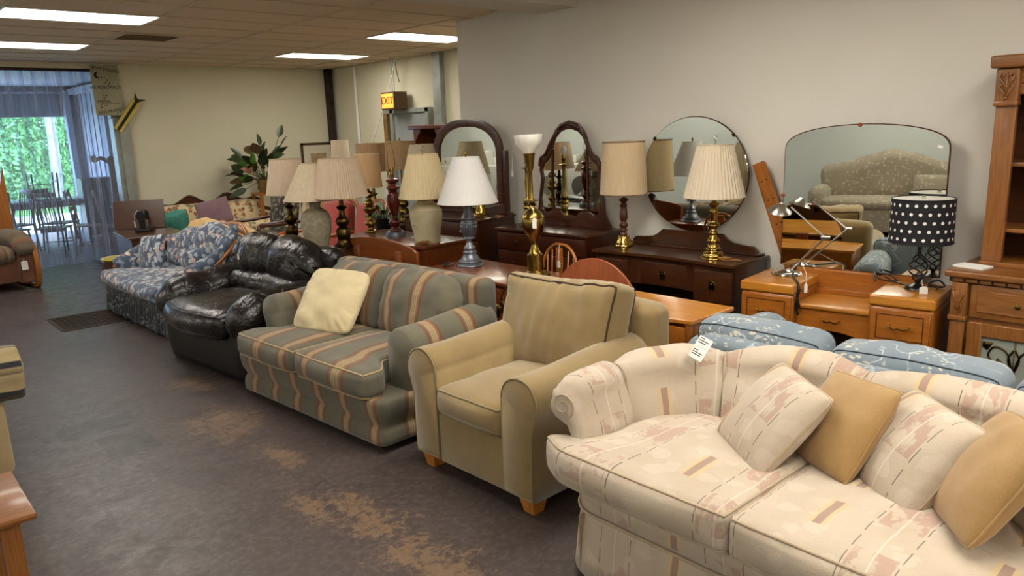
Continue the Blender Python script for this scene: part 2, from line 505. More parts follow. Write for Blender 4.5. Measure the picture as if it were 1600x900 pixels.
def leather_mat():
    g = NG('black_leather'); a = g.obc()
    g.col(g.mix(g.noise(a, 5, 3), '#0d0908', '#181110')); g.set(Roughness=.3, Coat_Weight=.2, Coat_Roughness=.2)
    n = g.noise(g.scale(a, (1, 1, 2.5)), 14, 5, .55, .6); v = g.vor(a, 260, 'DISTANCE_TO_EDGE')[0]
    aw_ = g.vadd(g.scale(a, (1, .55, 1)), g.scale(g.noise(a, 5, 3, .5, 0, True), .22)); cr = g.ramp(g.vor(aw_, 8.5, 'DISTANCE_TO_EDGE')[0], [(0, 0), (.10, 1)], 'EASE')
    g.bump(g.m('ADD', g.m('MULTIPLY', n, .35), g.m('MULTIPLY', cr, .30)), .36, .02); return g.mat
def mirror_mat():
    g = NG('mirror_glass'); g.col('#e0e3da'); g.set(Metallic=1.0, Roughness=.012); return g.mat
def shade_mat(name, c, tr=.45):
    g = NG(name); n = g.noise(g.scale(g.obc(), (1, 1, .15)), 60, 2, .6)
    g.col(g.mix(g.ramp(n, [(.3, 0), (.7, .25)]), c, '#ffffff')); g.set(Roughness=.85)
    t = g.n('ShaderNodeBsdfTranslucent'); t.inputs[0].default_value = lin(c)
    mx = g.n('ShaderNodeMixShader'); mx.inputs[0].default_value = tr
    g.nt.links.new(g.b.outputs[0], mx.inputs[1]); g.nt.links.new(t.outputs[0], mx.inputs[2]); g.nt.links.new(mx.outputs[0], g.out.inputs[0])
    return g.mat
def emit(name, c, st):
    g = NG(name); g.col(c if c != '#ffffff' else '#ffffff'); g.put(g.b.inputs['Emission Color'], lin(c)); g.set(Emission_Strength=float(st)); return g.mat
def strip_mat():
    g = NG('curtain_vinyl'); tr = g.n('ShaderNodeBsdfTransparent'); tr.inputs[0].default_value = (.80, .87, 1.0, 1)
    g.col('#b9c6e0'); g.set(Roughness=.12)
    mx = g.n('ShaderNodeMixShader')
    f = g.ramp(g.noise(g.scale(g.obc(), (30, 1, .7)), 1.5, 3), [(.35, .14), (.7, .40)])
    g.put(mx.inputs[0], f)
    g.nt.links.new(tr.outputs[0], mx.inputs[1]); g.nt.links.new(g.b.outputs[0], mx.inputs[2]); g.nt.links.new(mx.outputs[0], g.out.inputs[0])
    g.bump(g.noise(g.scale(g.obc(), (6, 1, 2.5)), 2.2, 2), .5, .03)
    return g.mat
def glass_mat(name, c='#dfe6e0', alpha=.35, rough=.05):
    g = NG(name); tr = g.n('ShaderNodeBsdfTransparent'); tr.inputs[0].default_value = (.85, .88, .85, 1)
    g.col(c); g.set(Roughness=rough); mx = g.n('ShaderNodeMixShader'); mx.inputs[0].default_value = alpha
    g.nt.links.new(tr.outputs[0], mx.inputs[1]); g.nt.links.new(g.b.outputs[0], mx.inputs[2]); g.nt.links.new(mx.outputs[0], g.out.inputs[0]); return g.mat

M = {}
M['wall'] = plain('painted_wall', '#e0dcd2', .85, bs=60, bst=.12, var=('#dad6cb', .8))
M['wall_far'] = plain('cream_wall', '#ddd7be', .85, bs=60, bst=.12, var=('#d6d0b5', .8))
M['wall_blue'] = plain('grey_blue_wall', '#ccd2d0', .85, bs=60, bst=.1)
M['ceil'] = ceiling_mat(); M['floor'] = floor_mat()
M['tbar'] = plain('ceiling_rail_paint', '#c9b99c', .5)
M['soffit'] = plain('soffit_board', '#d6d2c4', .9, bs=120, bst=.3)
M['panel'] = emit('light_panel', '#ffffff', 1); M['panel'].node_tree.nodes['Principled BSDF'].inputs['Emission Color'].default_value = LAMP_C + (1,)
M['panel'].node_tree.nodes['Principled BSDF'].inputs['Emission Strength'].default_value = LAMP_W
M['white'] = plain('white_enamel', '#e6e4dc', .45)
M['metal_grey'] = plain('galvanised_metal', '#8b8f88', .5, .5, var=('#a5aaa2', 4))
M['steel'] = plain('brushed_steel', '#b9b7b0', .28, 1.0)
M['chrome'] = plain('chrome', '#d8d8d4', .1, 1.0)
M['iron'] = plain('dark_iron', '#2b231f', .6, .6, var=('#4a3a30', 9))
M['black'] = plain('black_paint', '#0e0d0d', .35)
M['darkgap'] = plain('dark_interior', '#120b08', .9)
M['brass'] = plain('aged_brass', '#9c8142', .24, 1.0, var=('#7a6530', 14))
M['brass_b'] = plain('bright_brass', '#c9a85c', .16, 1.0, var=('#b08f45', 10))
M['bronze'] = plain('dark_bronze', '#5e4b28', .3, 1.0, var=('#38301c', 12))
M['pewter'] = plain('grey_blue_pewter', '#7d828c', .38, .75, var=('#666a74', 9))
M['tagpaper'] = plain('white_paper', '#e9e8e2', .8)
M['ink'] = plain('black_ink', '#1a1817', .7)
M['cord'] = plain('amber_lamp_cord', '#9a6a2c', .4)
M['cordblack'] = plain('black_cord', '#141212', .4)
M['walnut'] = wood('walnut_wood', '#331a0d', '#553017', 0, .28)
M['walnut_v'] = wood('walnut_upright', '#331a0d', '#4f2c15', 2, .3)
M['mahog'] = wood('mahogany', '#34180b', '#532814', 0, .3)
M['mahog_v'] = wood('mahogany_upright', '#33170a', '#4f2612', 2, .3)
M['chest'] = wood('reddish_maple', '#5f2f17', '#84481f', 0, .25)
M['desk'] = wood('desk_cherry', '#6a3114', '#8a4a22', 0, .25)
M['honey'] = wood('honey_maple', '#93541a', '#b97228', 0, .3)
M['honey_v'] = wood('honey_maple_upright', '#8f5116', '#b06c25', 2, .3)
M['honey_top'] = wood('honey_maple_top', '#ad6a1f', '#d08f33', 0, .26)
M['oak'] = wood('golden_oak', '#6f4016', '#a0682e', 0, .4, 1.4)
M['oak_v'] = wood('golden_oak_upright', '#6f4016', '#a0682e', 2, .4, 1.4)
M['disc'] = wood('red_birch', '#7c3a15', '#a1552a', 2, .45, 1, .1)
M['bed'] = wood('bed_cherry', '#6b3216', '#90501f', 0, .35)
M['orangewood'] = wood('orange_pine', '#95561c', '#b3702c', 2, .4)
M['foot'] = wood('foot_block', '#b06a25', '#cc8a3c', 2, .45)
M['khaki'] = fabric('khaki_microfibre', '#8d774b', '#826c43', .95, sheen=.5)
M['khaki_pipe'] = fabric('khaki_piping', '#80704c')
M['khaki_dark'] = plain('dark_welt', '#3d3020', .9)
M['cream'] = cream_mat(); M['cream_pipe'] = fabric('cream_piping', '#b9a78c', '#ab9678')
M['tanpil'] = fabric('tan_satin', '#a8854f', '#9b7843', .6)
M['ivory'] = fabric('ivory_quilt', '#d9caa2', '#cdbd93')
_st = [(0, '#625f50'), (.46, '#6a6553'), (.50, '#6b4a33'), (.55, '#7b563b'), (.58, '#7e6e54'), (.60, '#ab956f'), (.635, '#857050'), (.65, '#b29b75'), (.68, '#82694c'), (.70, '#b29b75'), (.735, '#8c704d'), (.76, '#8a6140'), (.81, '#6c4731'), (.87, '#655f4e'), (1, '#625f50')]
M['stripe'] = stripes('sage_rust_stripe', .27, _st); M['stripe_pipe'] = fabric('straw_piping', '#a88f62')
M['leather'] = leather_mat(); M['leather_base'] = plain('black_vinyl_base', '#0b0807', .5)
M['navyfloral'] = floral_mat('navy_floral', '#3d4a5f', ['#8e9bab', '#b8948c', '#74869c', '#a9b3b8', '#4a586c', '#c2a79a', '#8c97a0'], 17, .5, '#4d5a6e')
M['navyskirt'] = floral_mat('dark_floral_skirt', '#252c34', ['#323b44', '#3c4850', '#2b3138', '#4a5459'], 22, .4)
M['autumn'] = floral_mat('autumn_floral', '#cbb890', ['#8a4a1a', '#5a2a10', '#a86f28', '#cbb890', '#6b6838', '#7a3f18'], 15, .52)
M['branch'] = branch_mat(); M['bluepipe'] = plain('navy_welt', '#2e3844', .8)
M['quilt'] = fabric('straw_velour', '#c79a54', '#d9b67c')
M['mauve'] = stripes('mauve_rib', .012, [(0, '#7c6069'), (.5, '#8f737b'), (1, '#7c6069')])
M['teal'] = plain('teal_velvet', '#2f7468', .8, var=('#3e8577', 20), bs=60, bst=.4)
M['red'] = fabric('coral_red_velvet', '#a8453c', '#b6534a')
M['yellowvinyl'] = plain('yellow_vinyl', '#b9a62a', .3, var=('#8f8420', 12))
M['leaf'] = plain('dark_leaf', '#24361f', .35, var=('#3c4a28', 20))
M['leaf_l'] = plain('light_leaf', '#5b8a2c', .4, var=('#3f6d25', 20))
M['leaf_b'] = plain('brown_leaf', '#4a3a22', .4, var=('#6b5330', 20))
M['pinkpetal'] = plain('pink_petal', '#c08878', .5)
M['rec'] = stripes('recliner_tapestry', .3, [(0, '#5a4a3a'), (.2, '#6d5a3e'), (.3, '#5b3030'), (.38, '#7d6b4c'), (.55, '#4c4436'), (.7, '#7a4a35'), (.85, '#6a6044'), (1, '#5a4a3a')])
M['plaid'] = stripes('plaid_cloth', .17, [(0, '#a8946b'), (.3, '#b7a47c'), (.34, '#2b2a33'), (.5, '#2f2e38'), (.54, '#a08c66'), (.72, '#6a5c48'), (.76, '#b0a078'), (1, '#a8946b')])
M['tan_sofa'] = fabric('tan_linen', '#a5906a', '#98835e')
M['taupe'] = floral_mat('taupe_plush', '#9a8f7c', ['#a89d88', '#8a7f6c', '#b0a58f'], 20, .4)
M['mirror'] = mirror_mat()
M['milk'] = shade_mat('milk_glass', '#f2f1ea', .4)
M['sh_pink'] = shade_mat('pinkish_shade', '#ddc6a8', .3); M['sh_beige'] = shade_mat('beige_shade', '#d2c09c', .3); M['sh_cream'] = shade_mat('cream_shade', '#e8d4a0', .3)
M['sh_tan'] = shade_mat('tan_shade', '#dcb475', .3); M['sh_white'] = shade_mat('white_shade', '#ebe9e6', .3); M['sh_ivory'] = shade_mat('ivory_shade', '#eadcbf', .3); M['sh_drum'] = shade_mat('drum_shade', '#e6cc9c', .3)
M['sh_brown'] = shade_mat('burlap_shade', '#bd9a60', .3)
M['sh_in'] = plain('shade_lining', '#d9cfb8', .8)
def dots_mat():
    g = NG('polka_dot_cloth'); xyz = g.sep(g.obc())
    th = g.m('DIVIDE', g.m('ARCTAN2', xyz[1], xyz[0]), 2*pi/22); zz = g.m('DIVIDE', xyz[2], .0485/1.0)
    row = g.m('FLOOR', zz); off = g.m('MULTIPLY', g.m('MODULO', row, 2.0), .5)
    fu = g.m('SUBTRACT', g.m('FRACT', g.m('ADD', g.m('ADD', th, 40.0), off)), .5); fv = g.m('SUBTRACT', g.m('FRACT', zz), .5)
    d = g.m('SQRT', g.m('ADD', g.m('MULTIPLY', g.m('MULTIPLY', fu, fu), 1.0), g.m('MULTIPLY', fv, fv)))
    g.col(g.mix(g.m('LESS_THAN', d, .19), '#15131a', '#ece9e4')); g.set(Roughness=.8); return g.mat
M['dots'] = dots_mat()
M['ceramic'] = plain('ribbed_stoneware', '#cdc4a4', .6, var=('#bfb48f', 6)); M['urn'] = plain('speckled_urn', '#a89f86', .7, var=('#8c836c', 30))
M['redlamp'] = plain('oxblood_lacquer', '#4a120c', .22, coat=.4, var=('#6b2416', 8))
M['turned'] = wood('dark_turned_wood', '#3c1f10', '#5e3419', 2, .3)
M['strip'] = strip_mat()
M['doorpaint'] = plain('grey_door_paint', '#8f9392', .5)
M['rust'] = plain('rusty_frame', '#8a6a3a', .7, var=('#6b4a28', 12))
M['yellowsign'] = plain('yellow_board', '#c9b24a', .7); M['signboard'] = plain('sign_board', '#a8a284', .8, var=('#9c9678', 5))
M['tree'] = plain('foliage', '#578f4c', .7, var=('#9ccf8a', 3)); M['bark'] = plain('pale_bark', '#b7b0a4', .8, var=('#8d8578', 6))
M['grass'] = plain('grass', '#5b8a3a', .9, var=('#7fa552', 2)); M['gravel'] = plain('pale_gravel', '#b8b4a8', .9, bs=40)
M['shed'] = plain('shed_metal', '#b4bac4', .6, var=('#a8aeb9', 3)); M['shedf'] = plain('shed_concrete', '#4f4f55', .6)
M['dkwood'] = wood('dark_chair_wood', '#2e1c14', '#4a2f20', 2, .4)
M['midwood'] = wood('mid_wood', '#6a4630', '#8a6244', 2, .4)
M['bulb'] = plain('frosted_bulb', '#eceae4', .3)
M['grille'] = plain('vent_dark', '#8c7a64', .6)

# ------------------------------------------------------------------ the room
CZ = 2.81
bm = BM(); b2(bm, (-2.9, -3.2, -.1), (6.9, 12.3, 0)); FLOOR = struct('floor', bm, M['floor'])
bm = BM(); b2(bm, (5.05, -3.2, 0), (5.2, 6.4, 2.95)); struct('wall_right', bm, M['wall'])
bm = BM(); b2(bm, (6.8, 6.2, 0), (6.95, 12.35, 2.95)); struct('wall_side', bm, M['wall_far'])
bm = BM(); b2(bm, (5.2, 6.2, 0), (6.8, 6.35, 2.95)); struct('wall_return', bm, M['wall_far'])
bm = BM(); b2(bm, (3.33, 12.2, 0), (6.8, 12.35, 2.95)); b2(bm, (-2.9, 12.2, 0), (.6, 12.35, 2.95)); b2(bm, (.6, 12.2, 2.74), (3.33, 12.35, 2.95)); struct('wall_back', bm, M['wall_far'])
bm = BM(); b2(bm, (-3.05, -3.2, 0), (-2.9, 12.35, 2.95)); struct('wall_left', bm, M['wall_blue'])
bm = BM(); b2(bm, (-3.05, -3.35, 0), (5.2, -3.2, 2.95)); struct('wall_front', bm, M['wall'])
bm = BM(); b2(bm, (-2.9, -3.2, 2.86), (6.95, 12.3, 2.95)); CEIL = struct('ceiling', bm, M['soffit'])
# suspended ceiling: lay-in tiles, rails, four-foot light panels
TX, TY = 1.22, .61
lights = {}
cols = [1.25 + TX*i for i in range(-3, 5)]; rows = [7.35 + TY*j for j in range(-17, 8)]
me_tile = None
def is_light(i, j): return ((i in (-3, 0, 3)) and (j % 4 == 0) and not (i == 3 and j < 0)) or (i == 1 and j in (-8, -12, -16))  # last group: unseen panels added to brighten the right wall
for i in range(-4, 5):
    for j in range(-18, 9):
        x0 = 1.25+TX*i; y0 = 7.35+TY*j; x1 = x0+TX; y1 = y0+TY
        x0 = max(x0, -2.9); y0 = max(y0, -3.2); x1 = min(x1, 5.05 if y1 < 6.4 else 6.8); y1 = min(y1, 12.2)
        if x1-x0 < .05 or y1-y0 < .05 or is_light(i, j): continue
        if 5.2 < x0+.1 and y1 < 6.6: continue
        if i == 1 and j == 2 : continue       # air vent bay is cut below
        full = abs(x1-x0-TX) < .01 and abs(y1-y0-TY) < .01
        if full and me_tile:
            o = bpy.data.objects.new('ceiling_tile', me_tile); C.objects.link(o); o.parent = CEIL
        else:
            bm = BM(); box(bm, (0, 0, 0), (x1-x0-.016, y1-y0-.016, .014), .004)
            o = obj('ceiling_tile', bm, M['ceil'], CEIL)
            if full: me_tile = o.data
        o.location = ((x0+x1)/2, (y0+y1)/2, CZ+.012)
bm = BM()
for i in range(-3, 5):
    x = 1.25+TX*i
    if x < 5.1: b2(bm, (x-.012, -3.2, CZ-.004), (x+.012, 12.2, CZ+.01))
    elif x < 6.8: b2(bm, (x-.012, 6.4, CZ-.004), (x+.012, 12.2, CZ+.01))
for j in range(-17, 8):
    y = 7.35+TY*j
    if y < 12.2: b2(bm, (-2.9, y-.009, CZ-.002), (5.05 if y < 6.4 else 6.8, y+.009, CZ+.01))
obj('ceiling_grid', bm, M['tbar'], CEIL)
# remaining tile of the vent bay
bm = BM(); box(bm, (0, 0, 0), (.56, .594, .014), .004); obj('ceiling_tile', bm, M['ceil'], CEIL, loc=(3.40, 8.875, CZ+.012))
LN = {(-3, 2): 'ceiling light panel at the far left of the ceiling'}
def ceiling_light(i, j, label, group=None):
    x0 = 1.25+TX*i; y0 = 7.35+TY*j
    t = thing('ceiling_light', label, 'ceiling light', (x0+TX/2, y0+TY/2, CZ), 0, group)
    bm = BM(); a, b = TX/2-.012, TY/2-.01
    for s in (-1, 1):
        b2(bm, (-a, s*b-.012, -.008), (a, s*b+.012, .03)); b2(bm, (s*a-.012, -b, -.008), (s*a+.012, b, .03))
    b2(bm, (-a, -b, .03), (a, b, .045))
    obj('frame', bm, M['white'], t)
    bm = BM(); b2(bm, (-a+.012, -b+.012, -.002), (a-.012, b-.012, .004)); obj('diffuser', bm, M['panel'], t)
    return t
ceiling_light(0, 0, 'lit white ceiling panel, longest and nearest, at the top left')
ceiling_light(0, 4, 'lit white ceiling panel behind the nearest one, at the left edge over the curtain')
ceiling_light(3, 4, 'lit white ceiling panel above the far corner, farthest from the camera')
ceiling_light(3, 0, 'lit white ceiling panel cut off by the edge of the grey wall')
for i in (-3, 0):
    for j, w in ((-4, 'third'), (-8, 'fourth'), (-12, 'fifth'), (-16, 'last')): ceiling_light(i, j, 'lit white ceiling panel over the %s, %s row from the curtain' % ('aisle' if i == 0 else 'left side of the shop', w), 'near ceiling panels')
for j, w in ((0, 'second'), (4, 'first')): ceiling_light(-3, j, 'lit white ceiling panel over the left side of the shop, %s row from the curtain' % w, 'near ceiling panels')
for j, w in ((-8, 'round mirror'), (-12, 'oak hutch'), (-16, 'corner behind the oak hutch')): ceiling_light(1, j, 'unseen ceiling panel added to brighten the grey wall, over the %s' % w, 'near ceiling panels')  # extra column outside the regular rows, added out of view to light the wall
# air vent in the tile bay (i=1, j=2)
t = thing('air_vent', 'dark slatted air vent set in the tan ceiling', 'air vent', (2.80, 8.93, CZ))
bm = BM()
for s in (-1, 1): b2(bm, (-.3, s*.28-.02, -.006), (.3, s*.28+.02, .02)); b2(bm, (s*.29-.02, -.28, -.006), (s*.29+.02, .28, .02))
obj('frame', bm, M['tbar'], t)
bm = BM(); b2(bm, (-.28, -.27, .02), (.28, .27, .03)); obj('duct_plate', bm, M['grille'], t)
sl = None
for k in range(7):
    if sl is None:
        bm = BM(); box(bm, (0, 0, 0), (.54, .045, .004), 0, Matrix.Rotation(.6, 3, 'X')); sl = obj('slat', bm, M['grille'], t); sl.location = (0, -.23+.077*k, .006)
    else:
        o = sl.copy(); C.objects.link(o); o.location = (0, -.23+.077*k, .006)
# dropped soffit near the partition
bm = BM(); b2(bm, (-2.9, 4.72, 2.735), (5.05, 5.20, 2.86), .004); struct('trim_1', bm, M['soffit'])

# posts and pipes of the far corner
bm = BM(); b2(bm, (6.66, 12.08, 0), (6.76, 12.2, CZ), .006); struct('trim_2', bm, M['iron'])
bm = BM(); tube(bm, [(6.77, 11.35, 0), (6.77, 11.35, CZ)], .025, 10); struct('trim_3', bm, M['white'])
bm = BM(); b2(bm, (6.72, 8.94, 0), (6.8, 9.08, CZ), .006); b2(bm, (6.70, 8.92, 0), (6.725, 9.10, CZ)); struct('trim_4', bm, M['metal_grey'])
# door in the side wall
bm = BM(); b2(bm, (6.74, 9.30, 0), (6.8, 10.46, 2.03), .004); d1 = struct('door_1', bm, M['doorpaint'])
bm = BM()
b2(bm, (6.70, 9.26, 0), (6.8, 9.34, 2.06)); b2(bm, (6.70, 10.20, 0), (6.8, 10.28, 2.06)); b2(bm, (6.70, 9.26, 2.0), (6.8, 10.46, 2.06)); obj('door_frame', bm, M['metal_grey'], d1)
bm = BM(); b2(bm, (6.68, 10.34, 0), (6.8, 10.44, 2.0), .004); obj('jamb', bm, M['rust'], d1)
bm = BM(); tube(bm, [(6.70, 9.42, 1.0), (6.64, 9.42, 1.0), (6.64, 9.52, 1.0)], .012, 8); obj('door_handle', bm, M['steel'], d1)
# exit sign
t = thing('exit_sign', 'lit orange EXIT sign in a brown box above the grey door', 'sign', (6.60, 9.97, 2.18))
bm = BM(); box(bm, (0, 0, 0), (.24, .36, .26), .008); obj('housing', bm, plain('brown_sign_box', '#5a4026', .5), t)
bm = BM(); box(bm, (-.122, 0, 0), (.006, .31, .21), .002); obj('lens', bm, emit('exit_glow', '#ffa040', .8), t)
bm = text_bm('EXIT', .155, .004); xform(bm, Matrix.Translation((-.127, 0, 0)) @ Matrix.Rotation(-pi/2, 4, 'Z') @ Matrix.Rotation(pi/2, 4, 'X')); obj('lettering', bm, emit('exit_red', '#8a1c06', .15), t)
bm = BM(); box(bm, (-.0, .1, .13), (.16, .03, .01)); tube(bm, [(0, .03, .13), (.0, .03, .63)], .006, 6); tube(bm, [(0, -.02, .13), (0, -.02, .63)], .006, 6); obj('hanging_rod', bm, M['metal_grey'], t)
# slack cables from the ceiling
def cable(pts, r, mat, label, name='hanging_cable', cat='cable', group=None):
    bm = BM(); tube(bm, spline(pts, 8), r, 6); return tag(obj(name, bm, mat, sharp=180), label, cat, group)
cable([(6.6, 9.86, CZ), (6.6, 10.05, 2.45), (6.58, 10.35, 1.95), (6.55, 10.75, 1.35), (6.5, 11.2, .6)], .009, M['white'], 'long pale cable slanting down from the ceiling past the exit sign')
cable([(6.62, 9.92, CZ), (6.62, 9.88, 2.6), (6.62, 9.83, 2.45)], .006, M['iron'], 'short dark cable crossing the pale one at the ceiling')

# directory board by the opening
t = thing('direction_sign', 'pale green directory board with moons and stars over the curtain', 'sign', (3.17, 12.10, 2.44))
bm = BM(); box(bm, (0, 0, 0), (.36, .02, .70), .003); obj('board', bm, M['signboard'], t)
def letters(s, x, z, size, rot=0, mat='ink', par=None):
    bm = text_bm(s, size, .001); xform(bm, Matrix.Translation((x, -.012, z)) @ Matrix.Rotation(rot, 4, 'Y') @ Matrix.Rotation(pi/2, 4, 'X'))
    return obj('lettering', bm, M[mat], par or t)
letters('MATTRESSES', .02, .28, .062, .15); letters('HEADBOARDS', -.01, .04, .062); letters('METAL', -.05, -.155, .06, -.05); letters('BED FRAMES', .02, -.29, .06, -.18)
bm = BM()
prism(bm, [(-.10+.045*cos(a), .205+.045*sin(a)) for a in [1.2+k*.35 for k in range(12)]] + [(-.075+.036*cos(a), .21+.036*sin(a)) for a in [1.2+3.85-k*.35 for k in range(12)]], -.012, -.014)
obj('moon_mark', bm, M['ink'], t)
bm = BM()
for x, z, r in [(-.14, .31, .012), (-.15, .27, .01), (-.05, .175, .014), (-.01, .17, .01), (.02, .14, .015), (-.005, .105, .014), (.045, .10, .012), (.03, .07, .011), (-.06, -.01, .01), (-.05, -.04, .01), (-.06, -.07, .009), (-.02, -.075, .014), (-.05, -.105, .015), (-.1, -.20, .012), (-.06, -.215, .01), (-.03, -.21, .01), (-.1, -.235, .015), (.10, -.32, .011), (.13, -.305, .012), (.15, -.29, .009)]:
    prism(bm, [(x+(r if k % 2 == 0 else r*.5)*cos(k*pi/5), z+(r if k % 2 == 0 else r*.5)*sin(k*pi/5)) for k in range(10)], -.0115, -.0135)
obj('star_marks', bm, M['ink'], t)
bm = BM(); b2(bm, (-.14, -.0125, .012), (.13, -.011, .016)); b2(bm, (-.12, -.0125, -.185), (.15, -.011, -.181)); obj('rule_line', bm, M['ink'], t)
t = thing('arrow_sign', 'yellow board with a black arrow tilted beside the directory', 'sign', (3.40, 12.075, 2.10), rot=(0, radians(37), 0))
bm = BM(); box(bm, (0, 0, 0), (.12, .015, .56), .002); obj('board', bm, M['yellowsign'], t)
bm = BM(); prism(bm, [(-.02, -.27), (.02, -.27), (.02, .22), (.095, .33), (0, .265), (-.095, .33), (-.02, .22)], -.009, -.013); obj('arrow', bm, M['ink'], t)

# opening frame and strip curtain
bm = BM(); b2(bm, (3.20, 12.14, 0), (3.33, 12.36, 2.05), .004); b2(bm, (3.26, 12.10, 0), (3.40, 12.15, 2.05), .003); b2(bm, (3.20, 12.2, 2.05), (3.33, 12.36, 2.74)); struct('trim_5', bm, M['metal_grey'])
t = thing('strip_curtain', 'see-through blue vinyl strip curtain hanging in the wide opening', 'curtain', (0, 12.25, 0))
bm = BM(); b2(bm, (.6, -.03, 2.70), (3.2, .03, 2.74), .003); obj('curtain_rail', bm, M['iron'], t)
for k in range(17):
    bm = BM(); w = .105; n = 8; rws = []
    off = .012*(1 if k % 2 else -1); cx = .72+.152*k; ph = R_.random()*6
    for zi in range(15):
        z = .015+2.69*zi/14; row = []
        for q in range(n+1):
            u = -1+2*q/n
            row.append(bm.verts.new((cx+w*u+.006*sin(z*2+ph), off+.010*(1-u*u)+.006*sin(z*3.1+ph+u)*(2.7-z)/2.7, z)))
        rws.append(row)
    grid_faces(bm, rws)
    o = obj('vinyl_strip', bm, M['strip'], t, sharp=180)
# storage bay beyond the curtain
bm = BM(); b2(bm, (-3, 12.3, -.1), (4.2, 17.2, -.002)); struct('floor_bay', bm, M['shedf'])
bm = BM(); b2(bm, (3.85, 12.35, 0), (3.95, 17.2, 2.9)); W3 = struct('wall_bay_right', bm, M['shed'])
bm = BM()
for k in range(14): b2(bm, (3.835, 12.5+.33*k, 0), (3.85, 12.53+.33*k, 2.9))
obj('rib', bm, M['shed'], W3)['kind'] = 'stuff'
bm = BM(); b2(bm, (-3.1, 12.35, 0), (-3, 17.2, 2.9)); struct('wall_bay_left', bm, M['shed'])
bm = BM(); b2(bm, (-3, 17, 2.22), (3.95, 17.15, 2.9)); b2(bm, (3.68, 17, 0), (3.95, 17.15, 2.3)); b2(bm, (-3, 17, 0), (-1, 17.15, 2.3)); struct('wall_bay_back', bm, plain('bay_header', '#8c929c', .7))
bm = BM(); b2(bm, (-3.1, 12.3, 2.78), (4.0, 17.2, 2.88)); struct('ceiling_bay', bm, M['shed'])
bm = BM(); tube(bm, [(-1, 16.9, 2.66), (3.6, 16.9, 2.66)], .02, 8); b2(bm, (3.62, 16.8, 0), (3.72, 16.98, 2.7)); b2(bm, (3.72, 14.6, 0), (3.84, 14.75, 2.78)); b2(bm, (3.70, 12.5, 2.62), (3.84, 17, 2.72)); struct('trim_6', bm, M['shed'])
# outdoors
bm = BM(); b2(bm, (-12, 17.2, -.4), (30, 70, -.15)); struct('ground', bm, M['grass'])
bm = BM(); b2(bm, (-12, 17.2, -.15), (30, 23, -.12)); struct('ground_gravel', bm, M['gravel'])
def tree(name, label, x, y, h, r, z0, n, seed, trunk_r, trunk_mat='bark', group='trees outside'):
    rr = random.Random(seed)
    t = thing(name, label, 'tree', (x, y, -.15), 0, group)
    bm = BM(); tube(bm, spline([(0, 0, 0), (.05*h*.3, 0, h*.3), (.02, .1, h*.6), (.1, 0, h*.95)], 5), [trunk_r*(1-.5*k/15) for k in range(16)], 8); obj('trunk', bm, M[trunk_mat], t, sharp=180)
    bm = BM()
    for k in range(n):
        a = rr.random()*2*pi; q = rr.random()**.5; z = z0+(h*1.05-z0)*rr.random()
        cl = 1+.35*noise.noise(Vector((a*1.5, z*1.2, seed)))
        c = Vector((r*q*cl*cos(a), r*q*cl*sin(a), z))
        s = .05+.07*rr.random(); u = Vector((rr.uniform(-1, 1), rr.uniform(-1, 1), rr.uniform(-1, 1))).normalized()*s; w = u.orthogonal().normalized()*s*.6
        bm.faces.new([bm.verts.new(c-u), bm.verts.new(c+w), bm.verts.new(c+u), bm.verts.new(c-w)])
    f = obj('foliage', bm, M['tree'], t, sharp=180); f['kind'] = 'stuff'
tree('pale_tree', 'tree with a straight pale trunk in the middle of the bay opening', 4.85, 25, 7, 1.3, 3.6, 3000, 3, .16, group=None)
for k, (x, y) in enumerate([(3.0, 27), (4.6, 30), (6.3, 28), (5.9, 33), (3.6, 34), (7.8, 33), (2.0, 31)]):
    tree('leafy_tree', 'leafy green tree in the wood beyond the bay opening', x, y, 6.5, 2.0, .1, 7000, 11+k, .13, 'bark', 'wood beyond the bay')

